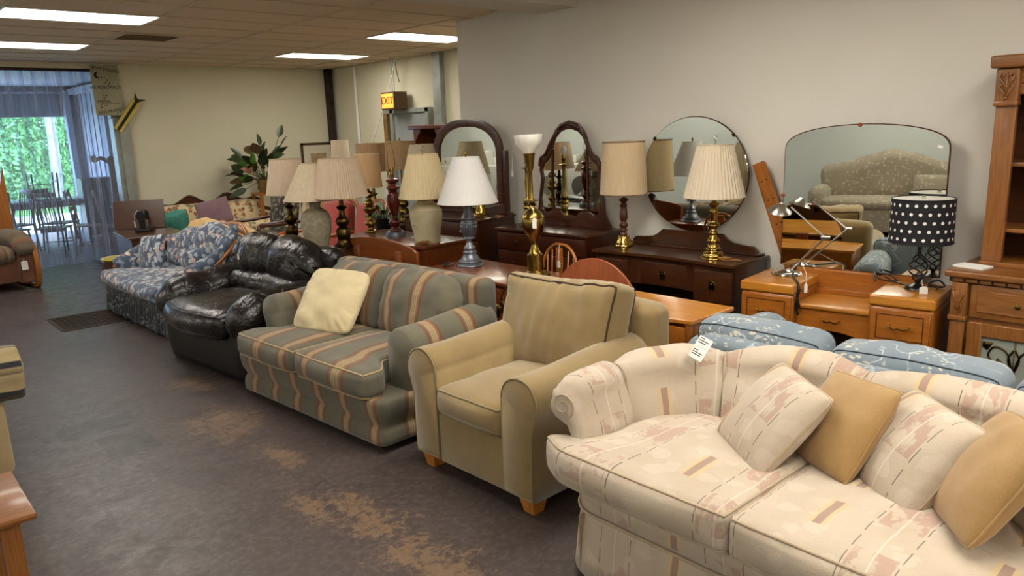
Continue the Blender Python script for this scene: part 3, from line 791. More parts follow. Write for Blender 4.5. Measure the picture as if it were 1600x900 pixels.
# ------------------------------------------------------------------ upholstered seats
def frame_from(FL, FR):
    FL = Vector(FL); FR = Vector(FR); d = FR-FL
    return ((FL.x+FR.x)/2, (FL.y+FR.y)/2, 0), atan2(d.y, d.x), d.length
def arm_profile(x0, w, h, rr, zb, side, n=14, over=.6):
    """front outline of a rolled arm; side -1: roll hangs to -x"""
    # inner plane at x = x0+w (side -1)
    cx = w*.5-.0; cz = h-rr; pts = [(w, zb), (w, cz)]
    for k in range(n+1):
        a = 0 + (pi*1.18)*k/n
        pts.append((w-rr+rr*cos(a), cz+rr*sin(a)))
    lx = w-rr+rr*cos(pi*1.18)
    pts += [(lx+.004, cz-rr*.75), (lx+.022, cz-rr*1.3), (lx+.026, zb+.1), (lx+.024, zb)]
    return [((x0+x) if side < 0 else (x0-x), z) for x, z in pts]
def extr(bm, prof, ys, dz=None, round_=.018, pat='y', cap=.012, pshift=0):
    """prof (x,z) along list ys; dz(t) lifts; front rim rounded"""
    ly = bm.verts.layers.float_vector.get('pat') or bm.verts.layers.float_vector.new('pat')
    cx = sum(p[0] for p in prof)/len(prof); cz = sum(p[1] for p in prof)/len(prof)
    rows = []; y0 = ys[0]; secs = [(y0-0.0, 1-.09), (y0+round_*.3, 1-.03), (y0+round_, 1)] + [(y, 1) for y in ys[1:]]
    L = 0; per = [0]
    for i in range(1, len(prof)): L += (Vector(prof[i])-Vector(prof[i-1])).length; per.append(L)
    for y, k in secs:
        lift = dz(y) if dz else 0
        row = []
        for (x, z), pl in zip(prof, per):
            q = Vector((x*7, y*7, z*7)); wob = noise.noise(q)*.005
            zz = cz+(z-cz)*k
            v = bm.verts.new((cx+(x-cx)*k+wob, y, zz+(lift*smoothstep(.1, cz*1.2, z))+wob)); v[ly] = ((max(y, ys[0]+round_)+pshift, pl, 0) if pat == 'y' else (pl*1.0, x, 0)); row.append(v)
        rows.append(row)
    grid_faces(bm, rows, False, True)
    c = bm.verts.new((cx, y0-cap, cz)); c[ly] = (y0+pshift if pat == 'y' else cx, cz, 0)
    for i in range(len(prof)): bm.faces.new([rows[0][i], c, rows[0][(i+1) % len(prof)]])
    bm.faces.new(rows[-1])
    bmesh.ops.recalc_face_normals(bm, faces=bm.faces)
    return [Vector((v.co.x, v.co.y-.002, v.co.z)) for v in rows[1]]
def lin_ys(a, b, n): return [a+(b-a)*k/n for k in range(n+1)]
def tagcard(par, pts, c, w=.022, h=.045, rot=None):
    """string and small white price tag as a thing of its own"""
    pass

# ---- khaki armchair
loc, rz, w = frame_from((2.095, 3.165), (2.115, 2.285))
t = thing('armchair', 'khaki microfibre armchair with rolled arms between the striped loveseat and cream sofa', 'armchair', loc, rz)
hw = .44; aw = .20
bm = BM(); b2(bm, (-hw+aw-.01, .012, .075), (hw-aw+.01, .9, .33), .012, 2); b2(bm, (-hw+.03, .80, .075), (hw-.03, .90, .5), .01); obj('base', bm, M['khaki'], t, sharp=60)
for s, x0 in ((-1, -hw-.035), (1, hw+.035)):
    prof = arm_profile(x0, aw+.035, .66, .118, .075, s)
    bm = BM(); rim = extr(bm, prof, lin_ys(.0, .86, 9), lambda y: .035*smoothstep(.1, .8, y), .02, 'y'); a = obj('arm', bm, M['khaki'], t, sharp=180)
    bm = BM(); tube(bm, rim, .005, 5, True); obj('piping', bm, M['khaki_pipe'], a, sharp=180)
# back frame
sf = Soft((0.02, .90, .485), (.96, .17, .72), .06, (0, .015, .02), (.005, 5, 4)); obj('back_frame', sf.build(cell=.06), M['khaki'], t, sharp=180)
sf = Soft((0, .37, .415), (.485, .78, .15), .05, (0, .03, .035), (.006, 7, 3), wr=(.004, (3, 6, 3)))
upholster(t, 'seat_cushion', sf, M['khaki'], M['khaki_pipe'])
Mx = Matrix.Rotation(radians(-14), 3, 'X')
def bf(v, f):
    v.z += .018*f[0]*f[0]*(1 if f[2] > 0 else 0)-.012+.014*f[0]; v.x *= 1+.05*(f[2]); return v
sf = Soft((-.015, .70, .70), (.78, .20, .50), .06, (.0, .05, .012), (.010, 5, 9), fn=bf, wr=(.011, (11, 3, 2.2)), M=Mx)
o = obj('back_cushion', sf.build(cell=.025), M['khaki'], t, sharp=180)
bm = BM(); sf.pipe(bm, .006, 1, -1); sf.pipe(bm, .006, 1, 1); obj('piping', bm, M['khaki_dark'], o, sharp=180)
ft = None
for sx in (-1, 1):
    for yy in (.07, .82):
        bm = BM(); vs = []
        r0 = .032; r1 = .048
        prism(bm, [(-r0, -r0), (r0, -r0), (r0, r0), (-r0, r0)], 0, .08, 0, 'xy')
        for v in bm.verts:
            if v.co.z > .05: v.co.x *= r1/r0; v.co.y *= r1/r0
        obj('leg', bm, M['foot'], t, loc=(sx*(hw-.07), yy, 0), sharp=30)

# ---- striped loveseat
loc, rz, w = frame_from((1.903, 4.975), (2.02, 3.385))
t = thing('loveseat', 'sage and rust striped two-seat sofa with piped cushions', 'sofa', loc, rz)
hw = w/2
bm = BM(); n_ = 26
ly = bm.verts.layers.float_vector.new('pat')
# front apron with an inward waist, wrapped over three sides
def apron(bm, ly, hw, d, z0, z1, waist, flare, cell=.06, rc=.05):
    path = [(-hw, d), (-hw, rc)] + [(-hw+rc-rc*cos(a), rc-rc*sin(a)) for a in (pi/8, pi/4, 3*pi/8, pi/2)] + [(-hw+rc+(2*hw-2*rc)*k/24, 0) for k in range(1, 24)] + [(hw-rc+rc*sin(a), rc-rc*cos(a)) for a in (0, pi/8, pi/4, 3*pi/8, pi/2)] + [(hw, d)]
    rows = []; zs = lin_ys(z0, z1, 10); u = -hw-d; pu = None
    for i, (x, y) in enumerate(path):
        if pu is not None: u += (Vector((x, y))-Vector(pu)).length
        pu = (x, y)
        p0 = Vector(path[max(i-1, 0)]); p1 = Vector(path[min(i+1, len(path)-1)]); tg = (p1-p0).normalized(); nn = Vector((tg.y, -tg.x))
        row = []
        for z in zs:
            f = (z-z0)/(z1-z0); off = waist(f)
            v = bm.verts.new((x+nn.x*off, y+nn.y*off, z)); v[ly] = (u, -z, 0); row.append(v)
        rows.append(row)
    grid_faces(bm, rows)
    top = [r[-1] for r in rows]; bot = [r[0] for r in rows]
    bm.faces.new(top); bm.faces.new(bot[::-1])
    bmesh.ops.recalc_face_normals(bm, faces=bm.faces)
def waist_s(f):
    return -.022*math.exp(-((f-.42)/.10)**2) + .018*smoothstep(.42, 1, f)*(1-smoothstep(.85, 1, f)*.5)
apron(bm, ly, hw, .85, .045, .31, waist_s, 0)
obj('base', bm, M['stripe'], t, sharp=180)
for s in (-1, 1):
    x0 = s*(hw+.03); prof = arm_profile(x0, .235, .665, .125, .27, s)
    bm = BM(); rim = extr(bm, prof, lin_ys(.22, .88, 10), lambda y: .03*smoothstep(.3, .85, y), .05, 'y', .035, -.23); obj('arm', bm, M['stripe'], t, sharp=180)
for s in (-1, 1):
    L = hw-.0
    def fT(v, f, s=s):
        fr = 1-smoothstep(.10, .24, v.y+.36)          # front lip widens into a T
        if v.x*s > 0: v.x += s*fr*.14*smoothstep(0, .30, abs(v.x))
        v.z += -.01*smoothstep(.2, .4, v.y); return v
    cx = s*(hw-.2)/2
    sf = Soft((cx, .33, .385), (hw-.2-.004, .76, .165), .05, (0, .03, .03), (.006, 6, 3+s), fn=fT)
    upholster(t, 'seat_cushion', sf, M['stripe'], M['stripe_pipe'], cell=.025)
bm_ = BM(); ly = bm_.verts.layers.float_vector.new('pat')
sf = Soft((0, .88, .53), (2*hw-.02, .15, .62), .05, (0, .01, .01), (.004, 4, 2)); obj('back_frame', sf.build(cell=.07), M['stripe'], t, sharp=180)
for s in (-1, 1):
    def bf2(v, f, s=s):
        v.z -= .03*max(0, -f[0]*s)*0 + .0
        if f[2] > 0: v.z -= .035*abs(f[0])**3
        return v
    sf = Soft((s*(hw-.17)/2, .71, .63), (hw-.155, .22, .46), .085, (.01, .06, .015), (.012, 5, 6+s), fn=bf2, wr=(.012, (6, 3, 4)), M=Matrix.Rotation(radians(-13), 3, 'X'))
    obj('back_cushion', sf.build(cell=.03), M['stripe'], t, sharp=180)
for sx in (-1, 1):
    for yy in (.08, .8):
        bm = BM(); lathe(bm, [(.02, 0), (.025, .05)], seg=12); obj('leg', bm, M['black'], t, loc=(sx*(hw-.1), yy, 0))
def throw(name, label, c, u, v, hu, hv, th, mat, pipem=None, off=(0, 0, 0), group=None, **k):
    bm = BM(); path = pillow(bm, hu, hv, th, **k)
    o = obj(name, bm, mat, None, sharp=180, mtx=basis(Vector(c)+Vector(off), u, v)); tag(o, label, 'pillow', group)
    if pipem:
        bm = BM(); tube(bm, path, .0045, 5, True); obj('piping', bm, pipem, o, sharp=180)
    return o
throw('throw_pillow', 'large ivory square pillow with scalloped edges on the striped loveseat', (2.36, 4.46, .655), (.429, -.902, -.043), (.60, .25, .75), .235, .24, .085, M['ivory'], None, pinch=.03, nz=.02, seed=2, creases=.014, n=44, rnd=.12)

# ---- black leather loveseat
loc, rz, w = frame_from((1.86, 6.37), (1.98, 5.085))
t = thing('leather_loveseat', 'overstuffed black leather sofa beside the striped loveseat', 'sofa', loc, rz)
hw = w/2+.03; LM = M['leather']
bm = BM(); ly = bm.verts.layers.float_vector.new('pat'); apron(bm, ly, hw-.02, .85, .02, .36, lambda f: .02*sin(f*pi), 0, rc=.12); obj('base', bm, M['leather_base'], t, sharp=180)
def lf(v, f): v.y -= .07*(1-f[0]**2)*(1-smoothstep(-.2, .2, v.y)); return v
sf = Soft((0, .30, .41), (2*hw-.42, .74, .20), .08, (0, .05, .05), (.006, 4, 8), fn=lf, wr=(.007, (4, 8, 3)))
o = obj('seat_cushion', sf.build(cell=.03), LM, t, sharp=180)
bm = BM(); sf.pipe(bm, .005, 2, 1); obj('piping', bm, LM, o, sharp=180)
for s in (-1, 1):
    def fa(v, f, s=s):
        v.z += .04*smoothstep(-.1, .45, v.y) - .05*(1-smoothstep(-.45, -.2, v.y)); v.x += s*.02; return v
    sf = Soft((s*(hw-.11), .36, .50), (.27, .84, .27), .125, (.01, .02, .03), (.009, 4, 3+s), fn=fa, wr=(.009, (3, 8, 3)))
    obj('arm', sf.build(cell=.03), LM, t, sharp=180)
    sf = Soft((s*(hw-.13), .33, .28), (.2, .66, .5), .06, (.01, .01, 0), (.006, 5, 5)); obj('arm_panel', sf.build(cell=.06), LM, t, sharp=180)
for s in (-1, 1):
    def fb(v, f, s=s):
        if f[2] > 0: v.z -= .10*max(0, f[0]*s)**2.2
        return v
    sf = Soft((s*(hw-.10)/2, .70, .76), (hw-.08, .27, .37), .13, (.01, .03, .02), (.012, 4, 6+s), fn=fb, wr=(.013, (7, 2.5, 2.5)), M=Matrix.Rotation(radians(-12), 3, 'X'))
    obj('back_cushion', sf.build(cell=.025), LM, t, sharp=180)
sf = Soft((0, .62, .55), (2*hw-.3, .25, .20), .09, (0, .03, .02), (.009, 4, 6), wr=(.012, (7, 3, 3)), M=Matrix.Rotation(radians(-8), 3, 'X')); obj('lumbar_roll', sf.build(cell=.03), LM, t, sharp=180)
sf = Soft((0, .86, .5), (2*hw-.06, .2, .75), .09, (0, .01, .0), (.008, 4, 6)); obj('back_frame', sf.build(cell=.06), LM, t, sharp=180)

def price_tag(label, pts, wd=.024, ht=.05, axis='y', rot=0, nm='price_tag', group=None):
    """cord through pts, small card hanging from the last one"""
    t = thing(nm, label, 'tag', pts[-1], 0, group)
    p0 = Vector(pts[-1])
    bm = BM(); tube(bm, [Vector(p)-p0 for p in pts], .0018, 5); obj('string', bm, M['tagpaper'], t, sharp=180)
    bm = BM(); w2 = wd/2
    prism(bm, [(-w2, -ht), (w2, -ht), (w2, -.01), (w2*.4, 0), (-w2*.4, 0), (-w2, -.01)], -.0006, .0006, 0, 'xz')
    obj('card', bm, M['tagpaper'], t, rz=rot)
    return t
price_tag('white tag hanging on a looped string over the black leather back', [(2.50, 6.05, .93), (2.44, 6.08, .88), (2.41, 6.09, .80)], rot=-1.4)

# ---- blue floral loveseat with wood-trimmed arms
loc, rz, w = frame_from((1.965, 8.58), (2.02, 6.86))
t = thing('floral_loveseat', 'navy rose-print sofa with show-wood arm rail and dark gathered skirt', 'sofa', loc, rz)
hw = w/2; NF = M['navyfloral']
bm = BM(); b2(bm, (-hw+.02, .03, .08), (hw-.02, .85, .33), .02, 2); obj('base', bm, M['navyskirt'], t)
# gathered skirt
bm = BM(); path = [(-hw, .8, 0)] + [(-hw, .8-.77*k/20) for k in range(21)]; path = [(-hw, .8-.78*k/30) for k in range(31)] + [(-hw+2*hw*k/130, .02) for k in range(131)] + [(hw, .02+.78*k/30) for k in range(31)]
rws = []
for i, (x, y) in enumerate(path):
    p0 = Vector(path[max(i-1, 0)]); p1 = Vector(path[min(i+1, len(path)-1)]); tg = (p1-p0); tg = tg.normalized() if tg.length else Vector((1, 0)); nn = Vector((tg.y, -tg.x)); row = []
    for k in range(7):
        f = k/6; off = .012+(.03+.03*noise.noise(Vector((i*.15, 0, 0))))*(1-f)*(.5+.5*sin(i*1.15+2*noise.noise(Vector((i*.07, 3, 0)))))
        row.append(bm.verts.new((x+nn.x*off, y+nn.y*off, .025+.27*f)))
    rws.append(row)
grid_faces(bm, rws); obj('skirt', bm, M['navyskirt'], t, sharp=180)
def tf(v, f): v.x *= 1+.16*(1-smoothstep(-.25, -.05, v.y)); return v
sf = Soft((0, .30, .375), (2*hw-.36, .72, .15), .06, (0, .03, .03), (.008, 6, 1), fn=tf, wr=(.006, (9, 3, 3)))
o = obj('seat_cushion', sf.build(cell=.035), NF, t, sharp=180); bm = BM(); sf.pipe(bm, .007, 2, -1); obj('piping', bm, M['navyskirt'], o, sharp=180)
# camel back: three plump sections
for s, cxx, ww, hh in ((-1, -.62, .34, .19), (-1, -.30, .50, .28), (0, .20, .60, .36), (1, .62, .42, .30)):
    def fc(v, f): v.z += .06*(1-f[0]**2)*(1 if f[2] > 0 else 0); return v
    sf = Soft((cxx, .74, .48+hh/2), (ww, .22, hh), .09, (.01, .03, .02), (.012, 5, 6+s), fn=fc, wr=(.012, (9, 3, 3)), M=Matrix.Rotation(radians(-12), 3, 'X'))
    obj('back_section', sf.build(cell=.035), NF, t, sharp=180)
sf = Soft((0, .66, .52), (2*hw-.4, .2, .24), .09, (0, .03, .02), (.012, 5, 2), wr=(.01, (9, 3, 3)), M=Matrix.Rotation(radians(-10), 3, 'X')); obj('lumbar_roll', sf.build(cell=.04), NF, t, sharp=180)
sf = Soft((0, .84, .45), (2*hw-.1, .12, .6), .05, (0, 0, 0)); obj('back_frame', sf.build(cell=.1), NF, t, sharp=180)
for s in (-1, 1):
    pts = [(s*(hw-.10), .10, .50), (s*(hw-.07), .28, .54), (s*(hw-.07), .5, .64), (s*(hw-.09), .68, .78 if s > 0 else .68), (s*(hw-.2), .78, .90 if s > 0 else .70)]
    sp = spline(pts, 8)
    bm = BM(); tube(bm, sp, [.045+.03*sin(pi*min(1, k/20)) for k in range(len(sp))], 14)
    for v in bm.verts: v.co.z += 0
    obj('arm_pad', bm, NF, t, sharp=180)
    bm = BM(); tube(bm, [Vector(p)+Vector((s*.045, -.005, -.045)) for p in sp], .022, 8); obj('wood_rail', bm, M['honey'], t, sharp=180)
    sf = Soft((s*(hw-.1), .4, .42), (.09, .56, .28), .04, (0, 0, 0), (.006, 6, 1)); obj('arm_panel', sf.build(cell=.06), NF, t, sharp=180)
bm = BM(); tube(bm, spline([(hw-.55, .90, .90), (hw-.3, .90, .90), (hw-.10, .86, .82), (hw-.02, .8, .74)], 8), .018, 8); obj('crest_rail', bm, M['honey'], t, sharp=180)
throw('floral_pillow', 'navy rose-print pillow leaning on the left arm of its sofa', (2.33, 8.12, .60), (.2, -.97, .1), (.25, -.05, .97), .22, .20, .07, NF, None, pinch=.05, nz=.012, seed=4)
throw('floral_pillow', 'small navy print pillow with a dark underside by the wood-railed arm', (2.45, 7.12, .62), (.6, -.8, .25), (.2, -.1, .9), .15, .12, .05, NF, None, pinch=.06, nz=.012, seed=6)

# ---- cream sofa (three seats, curved channelled arm)
t = thing('cream_sofa', 'large cream sofa with pink and mauve floral stripes in the right foreground', 'sofa', (1.96, .80, 0), -pi/2)
CR = M['cream']
def wc(f): return .03*(1-f)**1.5 + (-.004 if f > .6 else 0)
# skirt with kick pleats
def rail_path(hw, y0, rc, d, inset=0):
    h = hw-inset; y = y0+inset
    p = [(-h, d)] + [(-h, d+(rc+y-d)*k/6) for k in range(1, 6)] + [(-h+rc-rc*cos(a), y+rc-rc*sin(a)) for a in [pi/2*k/8 for k in range(9)]]
    p += [(-h+rc+(2*h-2*rc)*k/40, y) for k in range(1, 40)]
    p += [(h-rc+rc*sin(a), y+rc-rc*cos(a)) for a in [pi/2*k/8 for k in range(9)]] + [(h, y+rc+(d-y-rc)*k/6) for k in range(1, 7)]
    return p
def sweep(bm, path, prof, capends=True):
    """prof: list of (offset outward, z); path counterclockwise-front so outward = (ty,-tx)"""
    ly = bm.verts.layers.float_vector.get('pat') or bm.verts.layers.float_vector.new('pat')
    rows = []; u = -path[len(path)//2][0] ; acc = [0]
    for i in range(1, len(path)): acc.append(acc[-1]+(Vector(path[i])-Vector(path[i-1])).length)
    mid = acc[-1]/2
    for i, (x, y) in enumerate(path):
        p0 = Vector(path[max(i-1, 0)]); p1 = Vector(path[min(i+1, len(path)-1)]); tg = (p1-p0).normalized(); nn = Vector((tg.y, -tg.x))
        row = []; pv = 0; last = None
        for q in (prof(acc[i]-mid, i) if callable(prof) else prof):
            if last is not None: pv += (Vector(q)-last).length
            last = Vector(q)
            v = bm.verts.new((x+nn.x*q[0], y+nn.y*q[0], q[1])); v[ly] = (acc[i]-mid, -pv, 0); row.append(v)
        rows.append(row)
    grid_faces(bm, rows)
    return rows
hwS = 1.14
P0 = rail_path(hwS, 0, .17, .85)
bm = BM(); sweep(bm, P0, lambda s, i: [(-.03, .29), (.0, .275), (.012, .20), (.022, .1), (.03, .03), (.022, .03), (.0, .1)]); obj('skirt', bm, CR, t, sharp=180)
bm = BM(); rws = sweep(bm, P0, [(-.08, .43), (-.02, .43), (.008, .41), (.014, .36), (.006, .30), (-.02, .275), (-.05, .275)])
bm.faces.new([r[0] for r in rws]); obj('base_rail', bm, CR, t, sharp=180)
bm = BM(); tube(bm, [(p[0]*1.006, p[1]-.006 if p[1] < .3 else p[1], .285) for p in P0], .006, 6); obj('piping', bm, M['cream_pipe'], t, sharp=180)
bm = BM()
for xx in (-hwS+.14, .0, hwS-.14): b2(bm, (xx-.045, .004-.02, .04), (xx-.041, .02, .27))
b2(bm, (-hwS+.05, .1, .1), (hwS-.05, .8, .3)); obj('inner_frame', bm, M['cream_pipe'], t)
# seat cushions
for k, cx in enumerate((-.74, 0, .74)):
    def fcs(v, f, k=k):
        if k != 1:
            s = -1 if k == 0 else 1
            fr = 1-smoothstep(-.36, -.05, v.y)
            if v.x*s > 0: v.x += s*fr*.20*smoothstep(0, .33, abs(v.x)); v.y += .07*smoothstep(.36, .56, abs(v.x))*fr
        return v
    sf = Soft((cx+(.03 if k == 0 else -.03 if k == 2 else 0), .27, .475), (.735 if k == 1 else .68, .68, .15), .035, (0, .035, .03), (.006, 5, k+1), fn=fcs, wr=(.003, (5, 5, 3)))
    upholster(t, 'seat_cushion', sf, CR, M['cream_pipe'], pr=.0055)
# inner back + arm shell swept round the seat, in channelled sections
inner = [(-1.035, .085), (-1.06, .22), (-1.02, .42), (-.90, .58), (-.74, .655), (-.55, .68), (0, .69), (.55, .68), (.74, .655), (.90, .58), (1.02, .42), (1.06, .22), (1.035, .085)]
ip = [Vector((p.x, p.y)) for p in spline([(a, b, 0) for a, b in inner], 14)]
acc = [0]
for i in range(1, len(ip)): acc.append(acc[-1]+(ip[i]-ip[i-1]).length)
TOT = acc[-1]
def at(s):
    for i in range(1, len(acc)):
        if acc[i] >= s or i == len(acc)-1:
            f = (s-acc[i-1])/(acc[i]-acc[i-1]); return ip[i-1].lerp(ip[i], f), (ip[i]-ip[i-1]).normalized()
seams = [0, .34, .74, 1.52, TOT-1.52, TOT-.74, TOT-.34, TOT]
seams = [0, .27, .62, TOT/2-.37, TOT/2+.37, TOT-.62, TOT-.27, TOT]
for q in range(len(seams)-1):
    a, b = seams[q], seams[q+1]; n = max(12, int((b-a)/.03)); bm = BM(); ly = bm.verts.layers.float_vector.new('pat'); rows = []
    backsec = 2 <= q <= len(seams)-4
    for i in range(n+1):
        s = a+(b-a)*i/n; f = i/n; p, tg = at(s); nn = Vector((tg.y, -tg.x))*-1       # outward, away from the seat
        bul = (1-abs(2*f-1)**3); bl = .042*bul-.02
        de = min(s, TOT-s); h = .765+.03*smoothstep(.0, .5, de)+(.015*(1-(2*f-1)**2) if backsec else 0)-.022*(1-bul)
        rol = .068+.017*smoothstep(0, .4, de)
        fr = 1-smoothstep(0, .05, de)
        prof = []
        sl = .07+.07*smoothstep(.3, .9, de)
        for k in range(9):
            z = .40+(h-rol-.40)*k/8; g = k/8
            prof.append((sl*g**1.3-bl*(1-g*.2)-.03*sin(pi*g)*(1 if backsec else .3), z))
        cx0 = sl+rol-bl*.8
        for k in range(1, 15):
            an = pi-k*pi*1.25/14; prof.append((cx0+(rol+bl*.6)*cos(an), h-rol+(rol+bl*.6)*sin(an)*1.0))
        prof += [(sl+.04, h-2.35*rol), (sl+.022, h-3.1*rol), (sl+.03, .47), (sl+.03, .40), (sl, .385)]
        row = []; L = 0; last = None
        for o_, z in prof:
            if last: L += sqrt((o_-last[0])**2+(z-last[1])**2)
            last = (o_, z)
            c_ = sum(pp[0] for pp in prof)/len(prof)
            ins = .02*fr
            wv = .008*noise.noise(Vector((s*9, L*9, q)))
            if de < .12 and z > h-.24: wv += .010*(1-de/.12)*sin(L*95)*.6
            v = bm.verts.new((p.x+nn.x*(o_+wv), p.y+nn.y*(o_+wv)+0, z+wv)); v[ly] = (s-TOT/2, L-.0, 0); row.append(v)
        rows.append(row)
    grid_faces(bm, rows)
    for rr_, idx in ((rows[0], 0), (rows[-1], -1)):
        if (q == 0 and idx == 0) or (q == len(seams)-2 and idx == -1):
            # domed front end of the arm
            c = sum((v.co for v in rr_), Vector())/len(rr_); tgv = at(0 if idx == 0 else TOT)[1]; d_ = -tgv if idx == 0 else tgv
            ring2 = []
            for v in rr_:
                w_ = bm.verts.new(c+(v.co-c)*.86+Vector((d_.x, d_.y, 0))*.025); w_[ly] = v[ly]; ring2.append(w_)
            grid_faces(bm, [rr_, ring2], False, True)
            bm.faces.new(ring2)
    bmesh.ops.recalc_face_normals(bm, faces=bm.faces)
    o = obj('back_channel' if backsec else 'arm_channel', bm, CR, t, sharp=180)
for s, sg in ((0, 1), (TOT, -1)):
    p, tg = at(max(s, .001)); nn = Vector((tg.y, -tg.x))*-1; ro = .068; cx_ = .07+ro; hz = .765-.022-ro; f_ = -tg*sg
    pts = []
    for k in range(44):
        a = pi*1.35-k*.22; r = (ro*.80)*(1-k/44*.78); o_ = cx_+r*cos(a); pts.append((p.x+nn.x*o_+f_.x*.026, p.y+nn.y*o_+f_.y*.026, hz+r*sin(a)))
    bm = BM(); tube(bm, pts, .0045, 6); obj('scroll_welt', bm, M['cream_pipe'], t, sharp=180)
bm = BM()
for s in seams[1:-1]:
    p, tg = at(s); nn = Vector((tg.y, -tg.x))*-1; de = min(s, TOT-s); sl = .07+.07*smoothstep(.3, .9, de); h = .765+.03*smoothstep(0, .5, de)-.02
    pts = [(p.x+nn.x*(sl*g**1.3+.012), p.y+nn.y*(sl*g**1.3+.012), .40+(h-.085-.40)*g) for g in [k/8 for k in range(9)]]
    for k in range(1, 9): an = pi-k*pi*.9/8; pts.append((p.x+nn.x*(sl+.085+.075*cos(an)), p.y+nn.y*(sl+.085+.075*cos(an)), h-.085+.075*sin(an)))
    bm = BM(); tube(bm, pts, .004, 5); obj('seam_cord', bm, M['cream_pipe'], t, sharp=180)

tp = M['cream_pipe']
throw('throw_pillow', 'cream floral striped pillow, leftmost on the cream sofa', (2.396, 1.321, .675), (-.592, -.805, -.034), (.531, -.421, .736), .20, .195, .085, CR, tp, seed=1, off=(.02, 0, 0))
throw('throw_pillow', 'tan satin pillow between the two cream floral pillows', (2.449, 1.101, .688), (-.562, -.818, .126), (.528, -.237, .816), .20, .185, .075, M['tanpil'], M['tanpil'], seed=2, off=(.05, 0, 0))
throw('throw_pillow', 'cream floral striped pillow between the two tan pillows', (2.467, .857, .665), (-.655, -.755, .006), (.483, -.413, .772), .21, .195, .09, CR, tp, seed=3, off=(.0, 0, .0))
throw('throw_pillow', 'large tan satin pillow at the right edge of the picture', (2.33, .60, .715), (-.826, -.526, .201), (.445, -.392, .805), .22, .20, .075, M['tanpil'], M['tanpil'], seed=4, off=(.03, 0, 0))
throw('throw_pillow', 'cream floral striped pillow half cut off behind the large tan one', (2.42, .36, .70), (-.7, -.72, .05), (.48, -.41, .77), .20, .19, .085, CR, tp, seed=5)
# paper label on the sofa back
p_ = (2.572, 1.73, .822)
tg_ = thing('price_card', 'white printed price card pinned to the top of the cream sofa back', 'tag', p_, rot=(radians(-34), radians(16), radians(-90)))
bm = BM(); box(bm, (0, 0, 0), (.065, .002, .10), .0005); obj('card', bm, M['tagpaper'], tg_)
bm = BM()
for k, (wl, z) in enumerate([(.02, .042), (.046, .032), (.035, .022), (.05, .004), (.02, -.012), (.048, -.022), (.042, -.031)]):
    b2(bm, (-.025, -.0018, z-(.0018 if k != 3 else .0004)), (-.025+wl, -.0012, z+(.0018 if k != 3 else .0004)))
obj('print_lines', bm, M['ink'], tg_)

# ---- blue branch-print sofa, back to back with the cream one
t = thing('blue_sofa', 'slate blue sofa with pale branch print behind the cream sofa', 'sofa', (3.98, .55, 0), pi/2)
BR = M['branch']; hw = 1.62
bm = BM(); b2(bm, (-hw, .02, .08), (hw, .86, .36), .02, 2); obj('base', bm, BR, t)
for k in range(3):
    sf = Soft(((k-1)*(2*hw-.4)/3, .38, .42), ((2*hw-.42)/3, .62, .15), .05, (0, .02, .02)); upholster(t, 'seat_cushion', sf, BR, M['bluepipe'])
ws = [(-1.26, -.57), (-.56, .26), (.27, 1.0)]
for k, (a, b) in enumerate(((.88-1.64, .0), (0, 0), (0, 0))): pass
ylims = [(2.20, 1.52), (1.50, .80), (.78, .10), (.08, -.6)]
for k, (ya, yb) in enumerate(ylims):
    cx = ((ya+yb)/2-.55); wdt = ya-yb
    def fz(v, f): v.z -= .02*abs(f[0])**4 if f[2] > 0 else 0; return v
    sf = Soft((cx, .66, .555), (wdt, .20, .42), .06, (0, .02, .008), (.008, 5, k), fn=fz, wr=(.006, (6, 3, 3)), M=Matrix.Rotation(radians(-6), 3, 'X'))
    upholster(t, 'back_cushion', sf, BR, M['bluepipe'], axes=((1, -1), (1, 1)), pr=.0035, cell=.035)
bm = BM(); sf = Soft((0, .82, .42), (2*hw-.1, .12, .56), .05); obj('back_frame', sf.build(cell=.1), BR, t, sharp=180)
for s in (-1, 1):
    sf = Soft((s*(hw-.02), .42, .42), (.22, .8, .46), .09, (0, .01, .02), (.006, 5, 1)); obj('arm', sf.build(cell=.06), BR, t, sharp=180)

# ------------------------------------------------------------------ case furniture
def knob(par, x, y, z, mat, r=.014, L=.022):
    bm = BM(); lathe(bm, [(0, 0), (.006, 0), (.006, L*.4), (r, L*.6), (r, L*.85), (r*.5, L), (0, L)], seg=14); xform(bm, Matrix.Rotation(pi/2, 4, 'X')); return obj('knob', bm, mat, par, loc=(x, y, z))
def bow_pull(par, x, y, z, mat, w=.10):
    bm = BM(); tube(bm, spline([(-w/2, 0, .004), (-w/2, -.02, .004), (-w*.25, -.028, -.006), (0, -.026, -.001), (w*.25, -.028, -.006), (w/2, -.02, .004), (w/2, 0, .004)], 5), [.006]*2+[.004]*40 if False else .0045, 7)
    for s in (-1, 1): box(bm, (s*w/2, -.014, .006), (.014, .02, .012), .004)
    return obj('handle', bm, mat, par, loc=(x, y, z))
def plate_pull(par, x, y, z, mat):
    bm = BM(); box(bm, (0, -.005, 0), (.05, .008, .062), .004); box(bm, (.002, -.018, .01), (.036, .02, .022), .006); return obj('handle', bm, mat, par, loc=(x, y, z))
